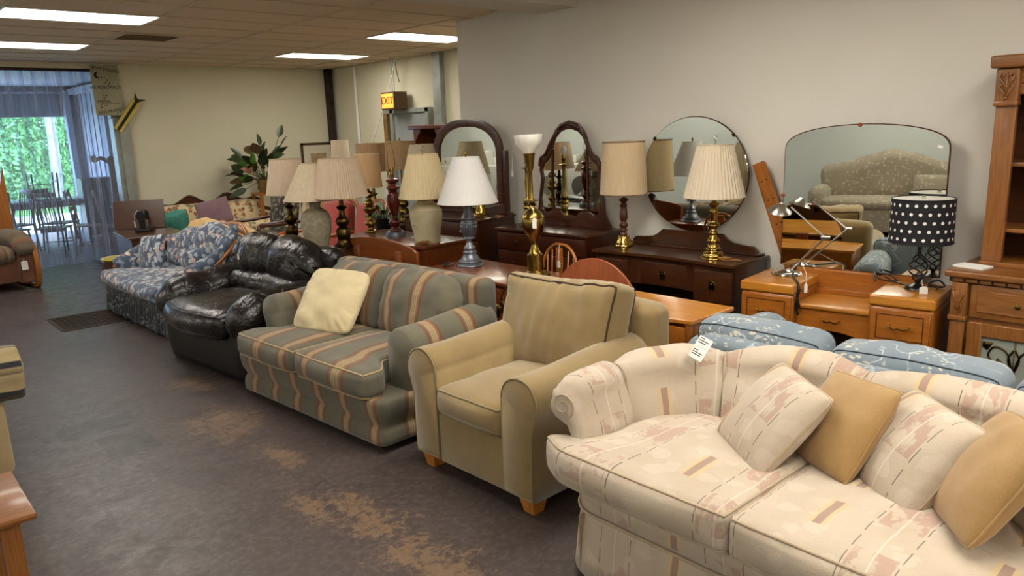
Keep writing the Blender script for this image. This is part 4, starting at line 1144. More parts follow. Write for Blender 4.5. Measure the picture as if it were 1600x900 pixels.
def case(name, label, cat, FL, FR, depth, h, mt, mb, drawers=(), over=.018, top_t=.024, zb=.08, leg=.045, mleg=None, kn=None, mhan=None, fw=None, bev=.006, group=None, pull=knob, body_inset=0, curve=None):
    loc, rz, w = frame_from(FL, FR)
    t = thing(name, label, cat, loc, rz, group); hw = w/2
    bm = BM()
    if curve:
        n = 24; fr = [(-hw+2*hw*k/n, curve(-1+2*k/n)-over) for k in range(n+1)]
        prism(bm, fr + [(hw, depth), (-hw, depth)], h-top_t, h, bev*.6, 'xy')
    else: b2(bm, (-hw, 0, h-top_t), (hw, depth, h), bev, 2)
    obj('top', bm, mt, t)
    a = hw-over; d0 = over
    bm = BM()
    b2(bm, (-a, d0, zb), (-a+.025, depth-.01, h-top_t)); b2(bm, (a-.025, d0, zb), (a, depth-.01, h-top_t)); b2(bm, (-a, depth-.02, zb), (a, depth-.01, h-top_t))
    if not curve: b2(bm, (-a, d0+.004, zb), (a, d0+.02, h-top_t))
    else:
        n = 24; fr = [(-a+2*a*k/n, curve(-1+2*k/n)+d0+.006) for k in range(n+1)]; bk = [(x, y+.014) for x, y in fr[::-1]]
        zb_ = zb if not callable(zb) else .4
        prism(bm, fr+bk, h-.24, h-top_t, 0, 'xy')
    obj('carcass', bm, mb, t)
    for sx in (-1, 1):
        for yy in (d0+leg/2, depth-.02-leg/2):
            bm = BM(); prism(bm, [(-leg/2, -leg/2), (leg/2, -leg/2), (leg/2, leg/2), (-leg/2, leg/2)], 0, zb+.06, .002, 'xy'); obj('leg', bm, mleg or mb, t, loc=(sx*(a-leg/2), yy, 0))
    for (x0, x1, z0, z1, kx) in drawers:
        cx = (x0+x1)/2*w; yy = d0-(.008 if True else 0) + (curve((x0+x1)) if curve else 0)
        bm = BM(); box(bm, (0, 0, 0), ((x1-x0)*w-.008, .02, (z1-z0)-.008), .004, None, 2); dr = obj('drawer', bm, fw or mb, t, loc=(cx, yy+.006, (z0+z1)/2))
        for k in kx: pull(dr, k*(x1-x0)*w, -.010, 0, mhan or M['brass'])
    return t
KB = plain('wooden_knob', '#3a1d10', .35)
# walnut vanity under the round mirror
def kidney(u): return .055*math.exp(-(u*1.9)**2)*1.0 if abs(u) < 1.2 else 0
t = case('dressing_table', 'dark walnut dressing table with a bowed front under the round mirror', 'dressing table', (4.481, 4.048, 0), (4.531, 2.788, 0), .50, .76, M['walnut'], M['walnut_v'],
         drawers=[(-.22, .22, .52, .70, [0])], zb=.06, curve=kidney, pull=plate_pull, mhan=M['bronze'], fw=M['walnut'])
w = 1.26
for s in (-1, 1):
    bm = BM(); x0, x1 = (.235*w, .485*w); 
    if s < 0: x0, x1 = -x1, -x0
    b2(bm, (x0, .024, .06), (x1, .48, .735)); ped = obj('pedestal', bm, M['walnut_v'], t)
    for z0, z1 in ((.47, .70), (.28, .46), (.09, .27)):
        bm = BM(); box(bm, (0, 0, 0), (x1-x0-.012, .018, z1-z0-.008), .004, None, 2); dr = obj('drawer', bm, M['walnut'], t, loc=((x0+x1)/2, .016, (z0+z1)/2))
        plate_pull(dr, 0, -.008, .01, M['bronze'])
# stepped back rail (scrolled crest)
bm = BM()
cr = [(-.56, 0), (-.56, .035), (-.53, .06), (-.44, .065), (-.36, .075), (-.31, .10), (-.27, .135), (.27, .135), (.31, .10), (.36, .075), (.44, .065), (.53, .06), (.56, .035), (.56, 0)]
prism(bm, cr, .44, .47, .003); o = obj('mirror_rail', bm, M['walnut'], t, loc=(0, 0, .76))
# plinth under the crest
bm = BM(); b2(bm, (-.6, .40, .76), (.6, .49, .775), .004); obj('ledge', bm, M['walnut'], t)
# the round mirror (a part standing in the crest)
def disc_bm(rx, rz, y0, y1, n=72, bev=.002):
    bm = BM(); prism(bm, [(rx*cos(2*pi*k/n), rz*sin(2*pi*k/n)) for k in range(n)], y0, y1, bev); return bm
m_ = obj('mirror_glass', disc_bm(.462, .435, 0, .006), M['mirror'], t, loc=(0, .455, 1.335), sharp=30, label='big frameless round mirror')
obj('mirror_backing', disc_bm(.467, .44, .0065, .018), M['walnut'], m_, sharp=30)
for a in (.75, 2.45): 
    bm = BM(); box(bm, (0, -.002, 0), (.022, .016, .03), .004); obj('clip', bm, M['bronze'], m_, loc=(.462*cos(a), 0, .435*sin(a)), rot=(0, -a, 0))

# waterfall vanity
loc, rz, w = frame_from((4.314, 2.604, 0), (4.463, 1.482, 0))
t = thing('waterfall_vanity', 'honey maple drop-centre vanity with a wide arched mirror', 'dressing table', loc, rz)
hw = w/2; HT = M['honey_top']; HV = M['honey_v']; HH = M['honey']; dp = .48
for s, pw in ((-1, .345), (1, .345)):
    x0, x1 = (-hw, -hw+pw) if s < 0 else (hw-pw, hw)
    bm = BM(); b2(bm, (x0, .0, .05), (x1, dp, .655), .022, 3); ped = obj('pedestal', bm, HV, t, label=None)
    bm = BM(); b2(bm, (x0-.004, -.006, .655), (x1+.004, dp, .72), .017, 4); obj('pedestal_top', bm, HT, t)
    for z0, z1 in ((.44, .64), (.25, .43), (.07, .24)):
        bm = BM(); box(bm, (0, 0, 0), (x1-x0-.03, .016, z1-z0), .003); dr = obj('drawer', bm, HH, t, loc=((x0+x1)/2-.0*s, -.004, (z0+z1)/2))
        bm = BM(); a_, b_ = (x1-x0-.10)/2, (z1-z0-.055)/2
        for p, q in (((-a_, -b_), (a_, -b_)), ((-a_, b_), (a_, b_))): b2(bm, (p[0], -.0105, p[1]-.002), (q[0], -.006, q[1]+.002))
        for p, q in (((-a_, -b_), (-a_, b_)), ((a_, -b_), (a_, b_))): b2(bm, (p[0]-.002, -.0105, p[1]), (q[0]+.002, -.006, q[1]))
        obj('inlay', bm, M['mahog'], dr)
        bow_pull(dr, 0, -.008, .0, M['brass'])
cw = hw-.345
bm = BM(); b2(bm, (-cw-.005, .035, .57), (cw+.005, dp, .605), .016, 3); obj('centre_top', bm, HT, t)
bm = BM(); prism(bm, [(-cw, .57), (-cw, .40)] + [(-cw+2*cw*k/16, .40+.045*sin(pi*k/16)) for k in range(1, 16)] + [(cw, .40), (cw, .57)], .05, .075, .003); dr = obj('drawer', bm, HH, t)
bow_pull(dr, 0, .05, .51, M['brass'])
bm = BM(); b2(bm, (-cw-.03, dp-.06, .605), (cw+.03, dp-.03, .75), .004); b2(bm, (-cw-.01, dp-.10, .605), (cw+.01, dp-.06, .64), .008, 2); obj('back_rail', bm, HH, t)
bm = BM(); b2(bm, (-cw-.15, dp-.035, .715), (cw+.15, dp-.01, .755), .005); obj('mirror_rest', bm, HH, t)
bm = BM(); b2(bm, (-.45, dp-.01, .1), (.45, dp+.0, .6)); obj('back_panel', bm, M['mahog'], t)
# arched mirror
def arch_pts(hw, z0, zs, zt, n=28, rc=.10):
    pts = [(-hw, z0), (hw, z0), (hw, zs-.02)]
    for k in range(1, n):
        x = hw*cos(pi*k/n); pts.append((x, zs-.02+(zt-zs+.02)*(abs(sin(pi*k/n))**.72)))
    pts.append((-hw, zs-.02)); return pts
bm = BM(); prism(bm, arch_pts(.485, .758, 1.54, 1.685), dp-.022, dp-.016, .002); m_ = obj('mirror_glass', bm, M['mirror'], t, sharp=30, label='wide arched mirror with a fine bevelled edge')
bm = BM(); prism(bm, arch_pts(.49, .758, 1.545, 1.69), dp-.0155, dp-.004, .001); obj('mirror_backing', bm, M['mahog'], m_, sharp=30)
for x, z in ((-.02, 1.683), (-.486, 1.23), (.486, 1.23)):
    bm = BM(); lathe(bm, [(0, 0), (.014, 0), (.012, .01), (0, .012)], seg=14); xform(bm, Matrix.Rotation(pi/2, 4, 'X')); obj('rosette', bm, plain('amber_button', '#8a3c1c', .3), m_, loc=(x, dp-.022, z))
bm = BM(); box(bm, (.435, dp-.0235, 1.545), (.026, .001, .016), 0, Matrix.Rotation(.35, 3, 'Y')); obj('sticker', bm, M['tagpaper'], m_)

# mahogany dresser with scalloped mirror
loc, rz, w = frame_from((4.455, 5.229, 0), (4.525, 4.149, 0))
t = case('mirror_dresser', 'old mahogany dresser with a narrow scalloped three-part mirror', 'dresser', (4.455, 5.229, 0), (4.525, 4.149, 0), .50, .85, M['mahog'], M['mahog_v'],
         drawers=[(-.47, .0, .66, .81, [0]), (.0, .47, .66, .81, [0]), (-.47, .47, .44, .65, [-.3, .3]), (-.47, .47, .22, .43, [-.3, .3])], mhan=KB, fw=M['mahog'], zb=.18)
def sym(half): return half + [(-x, z) for x, z in half[::-1]]
outer = [(.46, 0), (.44, .05), (.40, .09), (.38, .16), (.375, .24), (.355, .34), (.34, .42), (.36, .50), (.34, .58), (.28, .62), (.245, .66), (.22, .72), (.19, .80), (.16, .85), (.10, .905), (.0, .93)]
inner = [(.0, .10), (.06, .08), (.12, .13), (.20, .14), (.28, .10), (.33, .13), (.345, .24), (.325, .34), (.31, .42), (.325, .50), (.305, .55), (.25, .59), (.215, .64), (.19, .71), (.16, .78), (.11, .83), (.05, .85), (.0, .855)]
def ring_frame(outer, inner, y0, y1):
    """frame between two half outlines (x>=0), both from bottom to top"""
    bm = BM(); n = 60
    def res(h):
        P = [Vector((a, b)) for a, b in h]; L = [0]
        for i in range(1, len(P)): L.append(L[-1]+(P[i]-P[i-1]).length)
        out = []
        for k in range(n+1):
            s = L[-1]*k/n
            for i in range(1, len(L)):
                if L[i] >= s-1e-9:
                    f = (s-L[i-1])/max(1e-9, L[i]-L[i-1]); out.append(P[i-1].lerp(P[i], f)); break
        return out
    O = res(outer); I = res(inner)
    for sg in (1, -1):
        rows = []
        for a, b in zip(O, I):
            m = (a+b)/2
            rows.append([bm.verts.new((sg*a.x, y1, a.y)), bm.verts.new((sg*a.x, y0+.004, a.y)), bm.verts.new((sg*m.x, y0-.004, m.y)), bm.verts.new((sg*b.x, y0+.004, b.y)), bm.verts.new((sg*b.x, y1, b.y))])
        grid_faces(bm, rows, False, True)
    bmesh.ops.remove_doubles(bm, verts=bm.verts, dist=1e-5)
    bmesh.ops.recalc_face_normals(bm, faces=bm.faces); return bm
fr = [(.0, .0), (.3, 0), (.46, 0)] + outer[1:]
inn = [(.0, .10), (.06, .08), (.12, .13), (.20, .14), (.28, .10), (.33, .13)] + inner[6:]
o = obj('mirror_frame', ring_frame(fr, inn, .43, .455), M['mahog'], t, loc=(0, 0, .85), sharp=50)
bm = BM(); q = inner[:]; poly = q + [(-x, z) for x, z in q[::-1]][1:-1]
bm = BM(); prism(bm, [(x*1.02, z) for x, z in poly], .444, .449, .001); mg = obj('mirror_glass', bm, M['mirror'], o, sharp=30)
bm = BM()
for s in (-1, 1): bm = BM(); tube(bm, [(s*.20, .436, .13), (s*.205, .436, .40), (s*.20, .436, .60), (s*.195, .436, .68)], .008, 8); obj('mullion', bm, M['mahog'], o)
bm = BM()
for s in (-1, 1):
    tube(bm, spline([(s*.17, .43, .80), (s*.22, .424, .72), (s*.27, .424, .64), (s*.33, .424, .60), (s*.345, .424, .53)], 6), .014, 8)
tube(bm, spline([(-.12, .43, .86), (-.05, .42, .895), (0, .415, .905), (.05, .42, .895), (.12, .43, .86)], 6), .018, 8)
obj('carving', bm, M['mahog'], o, sharp=180)

# dresser with arched mirror, farther left
t = case('arched_dresser', 'mahogany dresser with a large round-topped framed mirror near the wall end', 'dresser', (4.288, 6.471, 0), (4.454, 5.445, 0), .56, .90, M['mahog'], M['mahog_v'],
         drawers=[(-.47, .47, .70, .86, [-.3, .3]), (-.47, .47, .49, .69, [-.3, .3]), (-.47, .47, .27, .48, [-.3, .3])], mhan=M['steel'], fw=M['mahog'], zb=.18)
def archh(hw, z0, zs, zt, n=16): return [(0, z0), (hw, z0), (hw, zs)] + [(hw*cos(pi/2*k/n)**.8, zs+(zt-zs)*sin(pi/2*k/n)) for k in range(1, n+1)]
mf = obj('mirror_frame', ring_frame(archh(.46, .10, .62, .93), archh(.385, .15, .60, .855), .42, .455), M['mahog'], t, loc=(0, .02, .90), sharp=50)
bm = BM(); hp = archh(.39, .145, .60, .86); prism(bm, hp[1:] + [(-x, z) for x, z in hp[::-1]][1:-1] + [(-.39, .145)], .44, .446, .001); obj('mirror_glass', bm, M['mirror'], mf, sharp=30)
bm = BM(); b2(bm, (-.52, .40, .0), (.52, .50, .018), .004); prism(bm, [(-.46, .0), (-.46, .10), (-.40, .09), (-.25, .055), (0, .045), (.25, .055), (.40, .09), (.46, .10), (.46, .0)], .44, .465, .003); 
for s in (-1, 1): b2(bm, (s*.49-.02, .42, 0), (s*.49+.02, .47, .62), .006, 2)
obj('mirror_stand', bm, M['mahog'], t, loc=(0, .02, .90))
bm = BM(); box(bm, (0, .412, .885), (.075, .014, .022), .005); obj('crest_mount', bm, M['mahog'], mf)
price_tag('white price tag on a string from the right post of the arched mirror', [(4.93, 5.46, 1.52), (4.915, 5.46, 1.42), (4.91, 5.46, 1.34)], rot=-pi/2, wd=.03, ht=.07)

# chest of drawers carrying the lamps
case('low_chest', 'reddish maple chest topped with a row of lamps behind the black sofa', 'chest', (3.27, 5.98, 0), (3.36, 4.83, 0), .53, .85, M['chest'], M['chest'],
     drawers=[(-.47, .47, .64, .81, [-.3, .3]), (-.47, .47, .43, .63, [-.3, .3]), (-.47, .47, .2, .42, [-.3, .3])], mhan=KB)
case('desk', 'brown cherry desk carrying the pewter and brass urn lamps', 'desk', (3.165, 4.54, 0), (3.14, 3.16, 0), .50, .75, M['desk'], M['desk'],
     drawers=[(-.48, -.16, .58, .71, [0]), (-.16, .16, .58, .71, [0]), (.16, .48, .58, .71, [0])], zb=.12, top_t=.022)
def swell(u): return -.02*cos(u*pi)*1 + .012*cos(u*2*pi)
case('honey_dresser', 'golden maple low dresser with a wavy top behind the khaki armchair', 'dresser', (3.27, 3.10, 0), (3.283, 2.275, 0), .43, .70, M['honey_top'], M['honey_v'],
     drawers=[(-.46, .46, .50, .66, [-.3, .3])], zb=.1, curve=swell, mhan=M['brass'])
# second chest/table at the back carrying the drum-shaded lamps
case('side_table', 'dark side table half hidden behind the row of lamps', 'table', (4.44, 8.32, 0), (4.48, 7.0, 0), .50, .72, M['walnut'], M['walnut_v'], zb=.3)
# wooden bed ends standing before the chest
t = thing('headboard', 'cherry bed headboard with an arched top and two square pegs', 'headboard', (3.13, 5.10, 0), -pi/2+.02)
bm = BM(); hw = .50
prism(bm, [(-hw, .40), (hw, .40), (hw, .86)] + [(hw*cos(pi*k/20), .845+.075*sin(pi*k/20)) for k in range(1, 20)] + [(-hw, .86)], .012, .04, .006); obj('arched_board', bm, M['bed'], t)
for s in (-1, 1):
    bm = BM(); b2(bm, (s*.29-.032, -.02, .0), (s*.29+.032, .012, .845), .008, 2); obj('post', bm, M['bed'], t)
bm = BM(); b2(bm, (-.27, .0, .72), (.27, .014, .76), .004); b2(bm, (-.27, .0, .42), (.27, .014, .5), .004); obj('rail', bm, M['bed'], t)
# round mirror seen from its wooden back
t = thing('round_mirror_back', 'round red-birch board with two white clips behind the khaki armchair', 'mirror', (3.075, 2.80, .34), -pi/2, rot=(radians(-4), 0, -pi/2))
bm = disc_bm(.335, .335, 0, .014, 64, .003); obj('backboard', bm, M['disc'], t, loc=(0, 0, .335), sharp=30)
bm = disc_bm(.33, .33, .0145, .02, 64, .001); obj('mirror_glass', bm, M['mirror'], t, loc=(0, 0, .335), sharp=30)
for a in (.62, 2.60):
    bm = BM(); box(bm, (0, -.004, 0), (.05, .006, .014), .002); obj('clip', bm, M['white'], t, loc=(.325*cos(a), 0, .335+.325*sin(a)), rot=(0, -a, 0))
bm = BM(); lathe(bm, [(0, 0), (.015, 0), (.015, .002), (0, .002)], seg=16); xform(bm, Matrix.Rotation(pi/2, 4, 'X')); obj('cable_hole', bm, M['darkgap'], t, loc=(.13, 0, .335+.13))
bm = BM(); b2(bm, (-.05, .02, -.34), (.05, .04, .4)); obj('upright', bm, M['disc'], t)
# windsor chair
t = thing('bow_back_chair', 'small oak bow-back chair with tagged splat behind the desk', 'chair', (3.80, 3.79, 0), -pi/2)
bm = BM(); tube(bm, spline([(-.17, .02, .45), (-.185, .03, .62), (-.155, .045, .80), (-.08, .055, .885), (0, .057, .90), (.08, .055, .885), (.155, .045, .80), (.185, .03, .62), (.17, .02, .45)], 6), .011, 8); obj('bow', bm, M['honey'], t, sharp=180)
for x in (-.12, -.075, .075, .12):
    bm = BM(); tube(bm, [(x, .02, .45), (x*1.1, .05, .86 if abs(x) < .1 else .83)], .006, 6); obj('spindle', bm, M['honey'], t, sharp=180)
bm = BM(); prism(bm, [(-.022, .45), (.022, .45), (.03, .55), (.016, .64), (.034, .76), (.03, .88), (-.03, .88), (-.034, .76), (-.016, .64), (-.03, .55)], .03, .042, .002); obj('splat', bm, M['honey'], t)
sf = Soft((0, .22, .435), (.40, .40, .035), .015, (0, 0, .0)); obj('seat', sf.build(cell=.06), M['honey'], t, sharp=180)
for sx in (-1, 1):
    for yy in (.07, .36):
        bm = BM(); tube(bm, [(sx*.13, yy, .42), (sx*.18, yy+(-.03 if yy < .2 else .03), 0)], .014, 8); obj('leg', bm, M['honey'], t, sharp=180)
price_tag('white tag hanging from the small bow-back chair behind the desk', [(3.84, 3.79, .90), (3.815, 3.775, .83), (3.81, 3.77, .79)], rot=-pi/2, wd=.03, ht=.05)
# bed rails leaning on the wall
for k, (y0, y1, x, lab) in enumerate([(2.345, 2.90, 4.985, 'orange-brown bed rail with peg holes leaning on the wall, outer one'), (2.27, 2.872, 4.955, 'orange-brown bed rail with peg holes leaning on the wall, the one in front')]):
    L = 1.43 if k == 0 else 1.425
    t = thing('bed_rail', lab, 'board', (x, y0, .0), 0, rot=(-atan2(y1-y0, L), 0, 0))
    LL = sqrt((y1-y0)**2+L*L)
    bm = BM(); b2(bm, (-.012, -.045, 0.03), (.012, .045, LL), .003); obj('board', bm, M['orangewood'], t)
    bm = BM()
    for z in (.75, .79, .95, 1.1, 1.28, 1.42):
        for yy in (-.02, .02): tube(bm, [(-.0125, yy, z), (-.0135, yy, z)], .006, 8)
    obj('peg_hole', bm, M['darkgap'], t)

# oak china hutch at the right edge
t = thing('oak_cabinet', 'oak base cabinet with carved corner block and glazed door at the right edge', 'cabinet', (4.49, .62, 0), -pi/2)
OK_, OV = M['oak'], M['oak_v']; hw = .80; dp = .53
bm = BM(); b2(bm, (-hw-.03, -.03, .865), (hw+.03, dp, .90), .010, 3); obj('top', bm, OK_, t)
bm = BM(); b2(bm, (-hw, .03, .06), (hw, dp-.01, .845)); b2(bm, (-hw-.01, -.005, .0), (hw+.01, dp-.01, .08), .008); obj('carcass', bm, OV, t)
bm = BM(); b2(bm, (-hw-.012, .0, .835), (hw+.012, dp, .868), .004); obj('moulding', bm, M['walnut'], t)
me = None
for k in range(24):
    if not me: bm = BM(); box(bm, (0, 0, 0), (.055, .012, .020), .002); o = obj('dentil', bm, OK_, t); me = o.data
    else: o = bpy.data.objects.new('dentil', me); C.objects.link(o); o.parent = t
    o.location = (-hw+.035+.066*k, -.004, .850)
for s in (-1, 1):
    bm = BM(); b2(bm, (s*(hw-.045)-.04, -.01, .64), (s*(hw-.045)+.04, .04, .835), .008, 2); b2(bm, (s*(hw-.045)-.046, -.016, .625), (s*(hw-.045)+.046, .04, .65), .006, 2); cb = obj('corner_block', bm, OV, t)
    bm = BM(); cx = s*(hw-.045)
    for a in (-1, -.5, 0, .5, 1): tube(bm, spline([(cx, -.012, .68), (cx+.012*a, -.018, .74), (cx+.026*a, -.016, .79-.012*abs(a)), (cx+.020*a, -.012, .775)], 5), [.004+.003*sin(k/15*pi) for k in range(16)], 6)
    tube(bm, spline([(cx, -.012, .665), (cx+.02, -.018, .69), (cx+.01, -.014, .72)], 4), .004, 6); tube(bm, spline([(cx, -.012, .665), (cx-.02, -.018, .69), (cx-.01, -.014, .72)], 4), .004, 6)
    obj('carving', bm, M['oak'], cb, sharp=180)
    bm = BM(); b2(bm, (s*(hw-.045)-.038, .0, .08), (s*(hw-.045)+.038, .04, .63), .006, 2); obj('stile', bm, OV, t)
for k in range(3):
    x0 = -hw+.095+k*.475; x1 = x0+.465
    bm = BM(); box(bm, (0, 0, 0), (x1-x0, .03, .185), .012, None, 2); dr = obj('drawer', bm, OK_, t, loc=((x0+x1)/2, .022, .74))
    bm = BM(); box(bm, (0, -.017, 0), (x1-x0-.07, .01, .12), .005); obj('field', bm, OK_, dr)
    knob(dr, 0, -.022, 0, M['brass'])
    dz0, dz1 = .09, .625
    bm = BM(); 
    for lo, hi in (((x0, .0, dz0), (x0+.075, .03, dz1)), ((x1-.075, .0, dz0), (x1, .03, dz1)), ((x0+.07, .0, dz1-.075), (x1-.07, .03, dz1)), ((x0+.07, .0, dz0), (x1-.07, .03, dz0+.08))): b2(bm, lo, hi, .005)
    dd = obj('door', bm, OV, t)
    bm = BM(); b2(bm, (x0+.07, .016, dz0+.07), (x1-.07, .02, dz1-.07)); obj('glass_pane', bm, glass_mat('etched_glass', '#b9c0b4', .5, .25), dd)
    bm = BM(); cx = (x0+x1)/2; zt = dz1-.10
    for s in (-1, 1):
        tube(bm, spline([(cx, .012, zt-.17), (cx+s*.03, .012, zt-.05), (cx+s*.09, .012, zt-.02), (cx+s*.12, .012, zt-.07), (cx+s*.09, .012, zt-.11)], 6), .005, 6)
        tube(bm, spline([(cx, .012, zt-.02), (cx+s*.025, .012, zt-.07), (cx+s*.015, .012, zt-.12), (cx, .012, zt-.16)], 5), .005, 6)
        prism(bm, [(cx+s*.10, zt), (cx+s*.15, zt), (cx+s*.15, zt-.03), (cx+s*.125, zt-.045)], .010, .015)
        prism(bm, [(cx+s*.05, zt-.10), (cx+s*.075, zt-.08), (cx+s*.10, zt-.14), (cx+s*.06, zt-.16)], .010, .015)
    tube(bm, [(cx, .012, dz1-.075), (cx, .012, dz0+.07)], .004, 6)
    obj('leaded_tracery', bm, M['bronze'], dd, sharp=180)
    bm = BM(); tube(bm, [(x0-.004, -.004, .47), (x0-.004, -.004, .53)], .005, 8); obj('hinge', bm, M['brass'], dd)
t = thing('oak_hutch', 'tall open oak bookshelf hutch standing on the oak cabinet at the right edge', 'shelf', (4.70, .60, .90), -pi/2)
hw = .75; dp = .32
bm = BM()
for s in (-1, 1): b2(bm, (s*(hw-.01)-.012, .03, .02), (s*(hw-.01)+.012, dp, 1.08))
obj('side_panel', bm, OV, t)
bm = BM(); b2(bm, (-hw, dp-.012, .02), (hw, dp, 1.08)); obj('back_panel', bm, M['walnut'], t)
bm = BM(); b2(bm, (-hw-.01, .0, .0), (hw+.01, dp, .028), .006, 2); obj('plinth', bm, OK_, t)
for z in (.20, .555):
    bm = BM(); b2(bm, (-hw+.01, .03, z-.01), (hw-.01, dp-.01, z+.012), .005, 2); obj('shelf', bm, OK_, t)
for s in (-1, 1):
    bm = BM(); b2(bm, (s*(hw-.05)-.05, .0, .028), (s*(hw-.05)+.05, .035, .88), .006, 2); obj('pilaster', bm, OV, t)
    bm = BM(); cx = s*(hw-.05); b2(bm, (cx-.055, -.022, .88), (cx+.055, .04, 1.06), .012, 3); b2(bm, (cx-.058, -.026, .865), (cx+.058, .04, .89), .006, 2); cb = obj('corner_block', bm, OV, t)
    bm = BM()
    for q in (-1, 1):
        tube(bm, spline([(cx, -.024, .91), (cx+q*.015, -.03, .935), (cx+q*.03, -.03, .96), (cx+q*.02, -.028, .975)], 5), .005, 6)
        tube(bm, spline([(cx, -.024, .95), (cx+q*.018, -.03, .985), (cx+q*.034, -.03, 1.01), (cx+q*.026, -.028, 1.03), (cx+q*.012, -.026, 1.015)], 5), .005, 6)
    tube(bm, [(cx, -.026, .90), (cx, -.028, 1.04)], .006, 6); lathe(bm, [(0, -.01), (.009, -.004), (.009, .004), (0, .01)], (cx, -.026, .905), 8)
    obj('carving', bm, M['oak'], cb, sharp=180)
bm = BM(); b2(bm, (-hw+.02, .012, .92), (hw-.02, .04, 1.06), .004); b2(bm, (-hw+.02, -.0, .98), (hw-.02, .03, 1.06), .008, 2); obj('frieze', bm, OK_, t)
bm = BM(); b2(bm, (-hw-.03, -.05, 1.06), (hw+.03, dp, 1.125), .014, 3); obj('crown', bm, OK_, t)
bm = BM(); box(bm, (0, 0, .006), (.11, .16, .012), .002); b_ = tag(obj('notepad', bm, M['tagpaper'], None, loc=(4.62, 1.36, .90), rz=-.2), 'small cream notepad lying on the oak cabinet by the hutch', 'notepad')

# mahogany wall shelf / hutch beyond the partition
t = thing('mahogany_hutch', 'tall reddish mahogany hutch with bracketed open shelves by the wall end', 'shelf', (4.62, 6.52, 0), -pi/2+.06)
hw = .50
t.location = (5.22, 6.98, 0)
bm = BM(); b2(bm, (-hw-.05, -.05, 1.745), (hw+.05, .36, 1.79), .012, 3); obj('crown', bm, M['chest'], t)
bm = BM()
for x in (-hw, -.02, hw-.03): b2(bm, (x, 0, .8), (x+.03, .32, 1.75))
obj('upright', bm, M['chest'], t)
bm = BM(); b2(bm, (-hw, .31, .0), (hw, .33, 1.75)); obj('back_panel', bm, M['chest'], t)
for z in (1.13, 1.48): bm = BM(); b2(bm, (-hw, .01, z-.01), (hw, .32, z+.012), .004); obj('shelf', bm, M['chest'], t)
bm = BM()
for s, x in ((1, -hw+.03), (-1, -.02), (1, .01), (-1, hw-.03)): prism(bm, [(x, 1.745), (x+s*.10, 1.745), (x+s*.085, 1.70), (x+s*.05, 1.68), (x+s*.03, 1.64), (x, 1.62)], .0, .02, .002)
obj('bracket', bm, M['chest'], t)
bm = BM(); b2(bm, (-hw-.01, -.08, 0), (hw+.01, .34, .8), .006); obj('base_cupboard', bm, M['chest'], t)

# ------------------------------------------------------------------ lamps
def shade_part(t, r0, r1, z0, z1, mat, pleat=0, amp=.012, trim=None, seg=None, box_=0, liner=True, sides=0):
    """r0 bottom radius, r1 top radius"""
    seg = seg or (pleat*4 if pleat else 48)
    fn = None
    if sides:
        fn = lambda a, z: 1+.035*(abs(((a/(2*pi)*sides) % 1)-.5)*2-.5)
    bm = BM(); rows = []
    for rr, z, k in ((r0, z0, 0), ((r0+r1)/2*(1.0), (z0+z1)/2, 0), (r1, z1, 0), (r1-.003, z1, 1), ((r0+r1)/2-.003, (z0+z1)/2, 1), (r0-.003, z0, 1)):
        ring = []
        for q in range(seg):
            a = 2*pi*q/seg; r = rr*(1+(amp*cos(pleat*a) if pleat else 0))*(fn(a, z) if fn else 1)
            ring.append(bm.verts.new((r*cos(a), r*sin(a), z)))
        rows.append(ring)
    grid_faces(bm, rows, True, True); bmesh.ops.recalc_face_normals(bm, faces=bm.faces)
    s = obj('lamp_shade', bm, mat, t, sharp=60)
    for rr, z in ((r0, z0), (r1, z1)):
        bm = BM(); tube(bm, [(rr*(1.004)*(fn(a, z) if fn else 1)*cos(a), rr*1.004*(fn(a, z) if fn else 1)*sin(a), z) for a in [2*pi*k/40 for k in range(40)]], .0035, 5, True); obj('trim_band', bm, trim or mat, s, sharp=180)
    bm = BM(); zt = z1-.012
    for k in range(3): a = 2*pi*k/3; tube(bm, [(0, 0, zt), (r1*.98*cos(a), r1*.98*sin(a), zt)], .0018, 5)
    lathe(bm, [(0, zt-.004), (.012, zt-.004), (.012, zt+.004), (0, zt+.004)], seg=12); obj('spider', bm, M['brass'], s)
    return s
def lamp(name, label, x, y, z, parts, shade=None, rz=0, group=None, harp=None, finial=None, bulb=None, tilt=None):
    t = thing(name, label, 'lamp', (x, y, z), rz, group)
    for nm, prof, mat in parts[:]:
        bm = BM(); lathe(bm, prof, seg=32); obj(nm, bm, M[mat], t, sharp=50)
    if shade: shade_part(t, **shade)
    if harp:
        z0, z1, w = harp; bm = BM(); tube(bm, spline([(.012, 0, z0), (w, 0, z0+(z1-z0)*.35), (w*.75, 0, z0+(z1-z0)*.75), (0, 0, z1), (-w*.75, 0, z0+(z1-z0)*.75), (-w, 0, z0+(z1-z0)*.35), (-.012, 0, z0)], 6), .0025, 6)
        obj('harp', bm, M['brass'], t, sharp=180)
    if finial:
        z0, kind = finial; bm = BM()
        if kind == 'ring':
            lathe(bm, [(0, 0), (.006, 0), (.004, .02), (.008, .028), (0, .034)], (0, 0, z0), 10)
            tube(bm, [(.018*cos(a), 0, z0+.05+.018*sin(a)) for a in [2*pi*k/20 for k in range(20)]], .003, 6, True)
        else: lathe(bm, [(0, 0), (.008, 0), (.005, .01), (.011, .022), (.006, .035), (0, .042)], (0, 0, z0), 12)
        obj('finial', bm, M['brass' if kind != 'ring' else 'chrome'], t, sharp=60)
    if bulb:
        bm = BM(); lathe(bm, [(.0, 0), (.013, 0), (.013, .02), (.02, .035), (.03, .06), (.03, .075), (.02, .098), (0, .106)], (0, 0, bulb), 18); obj('bulb', bm, M['bulb'], t, sharp=180)
    return t
def P_(z0, *pp): return [(r, z-z0) for r, z in pp]
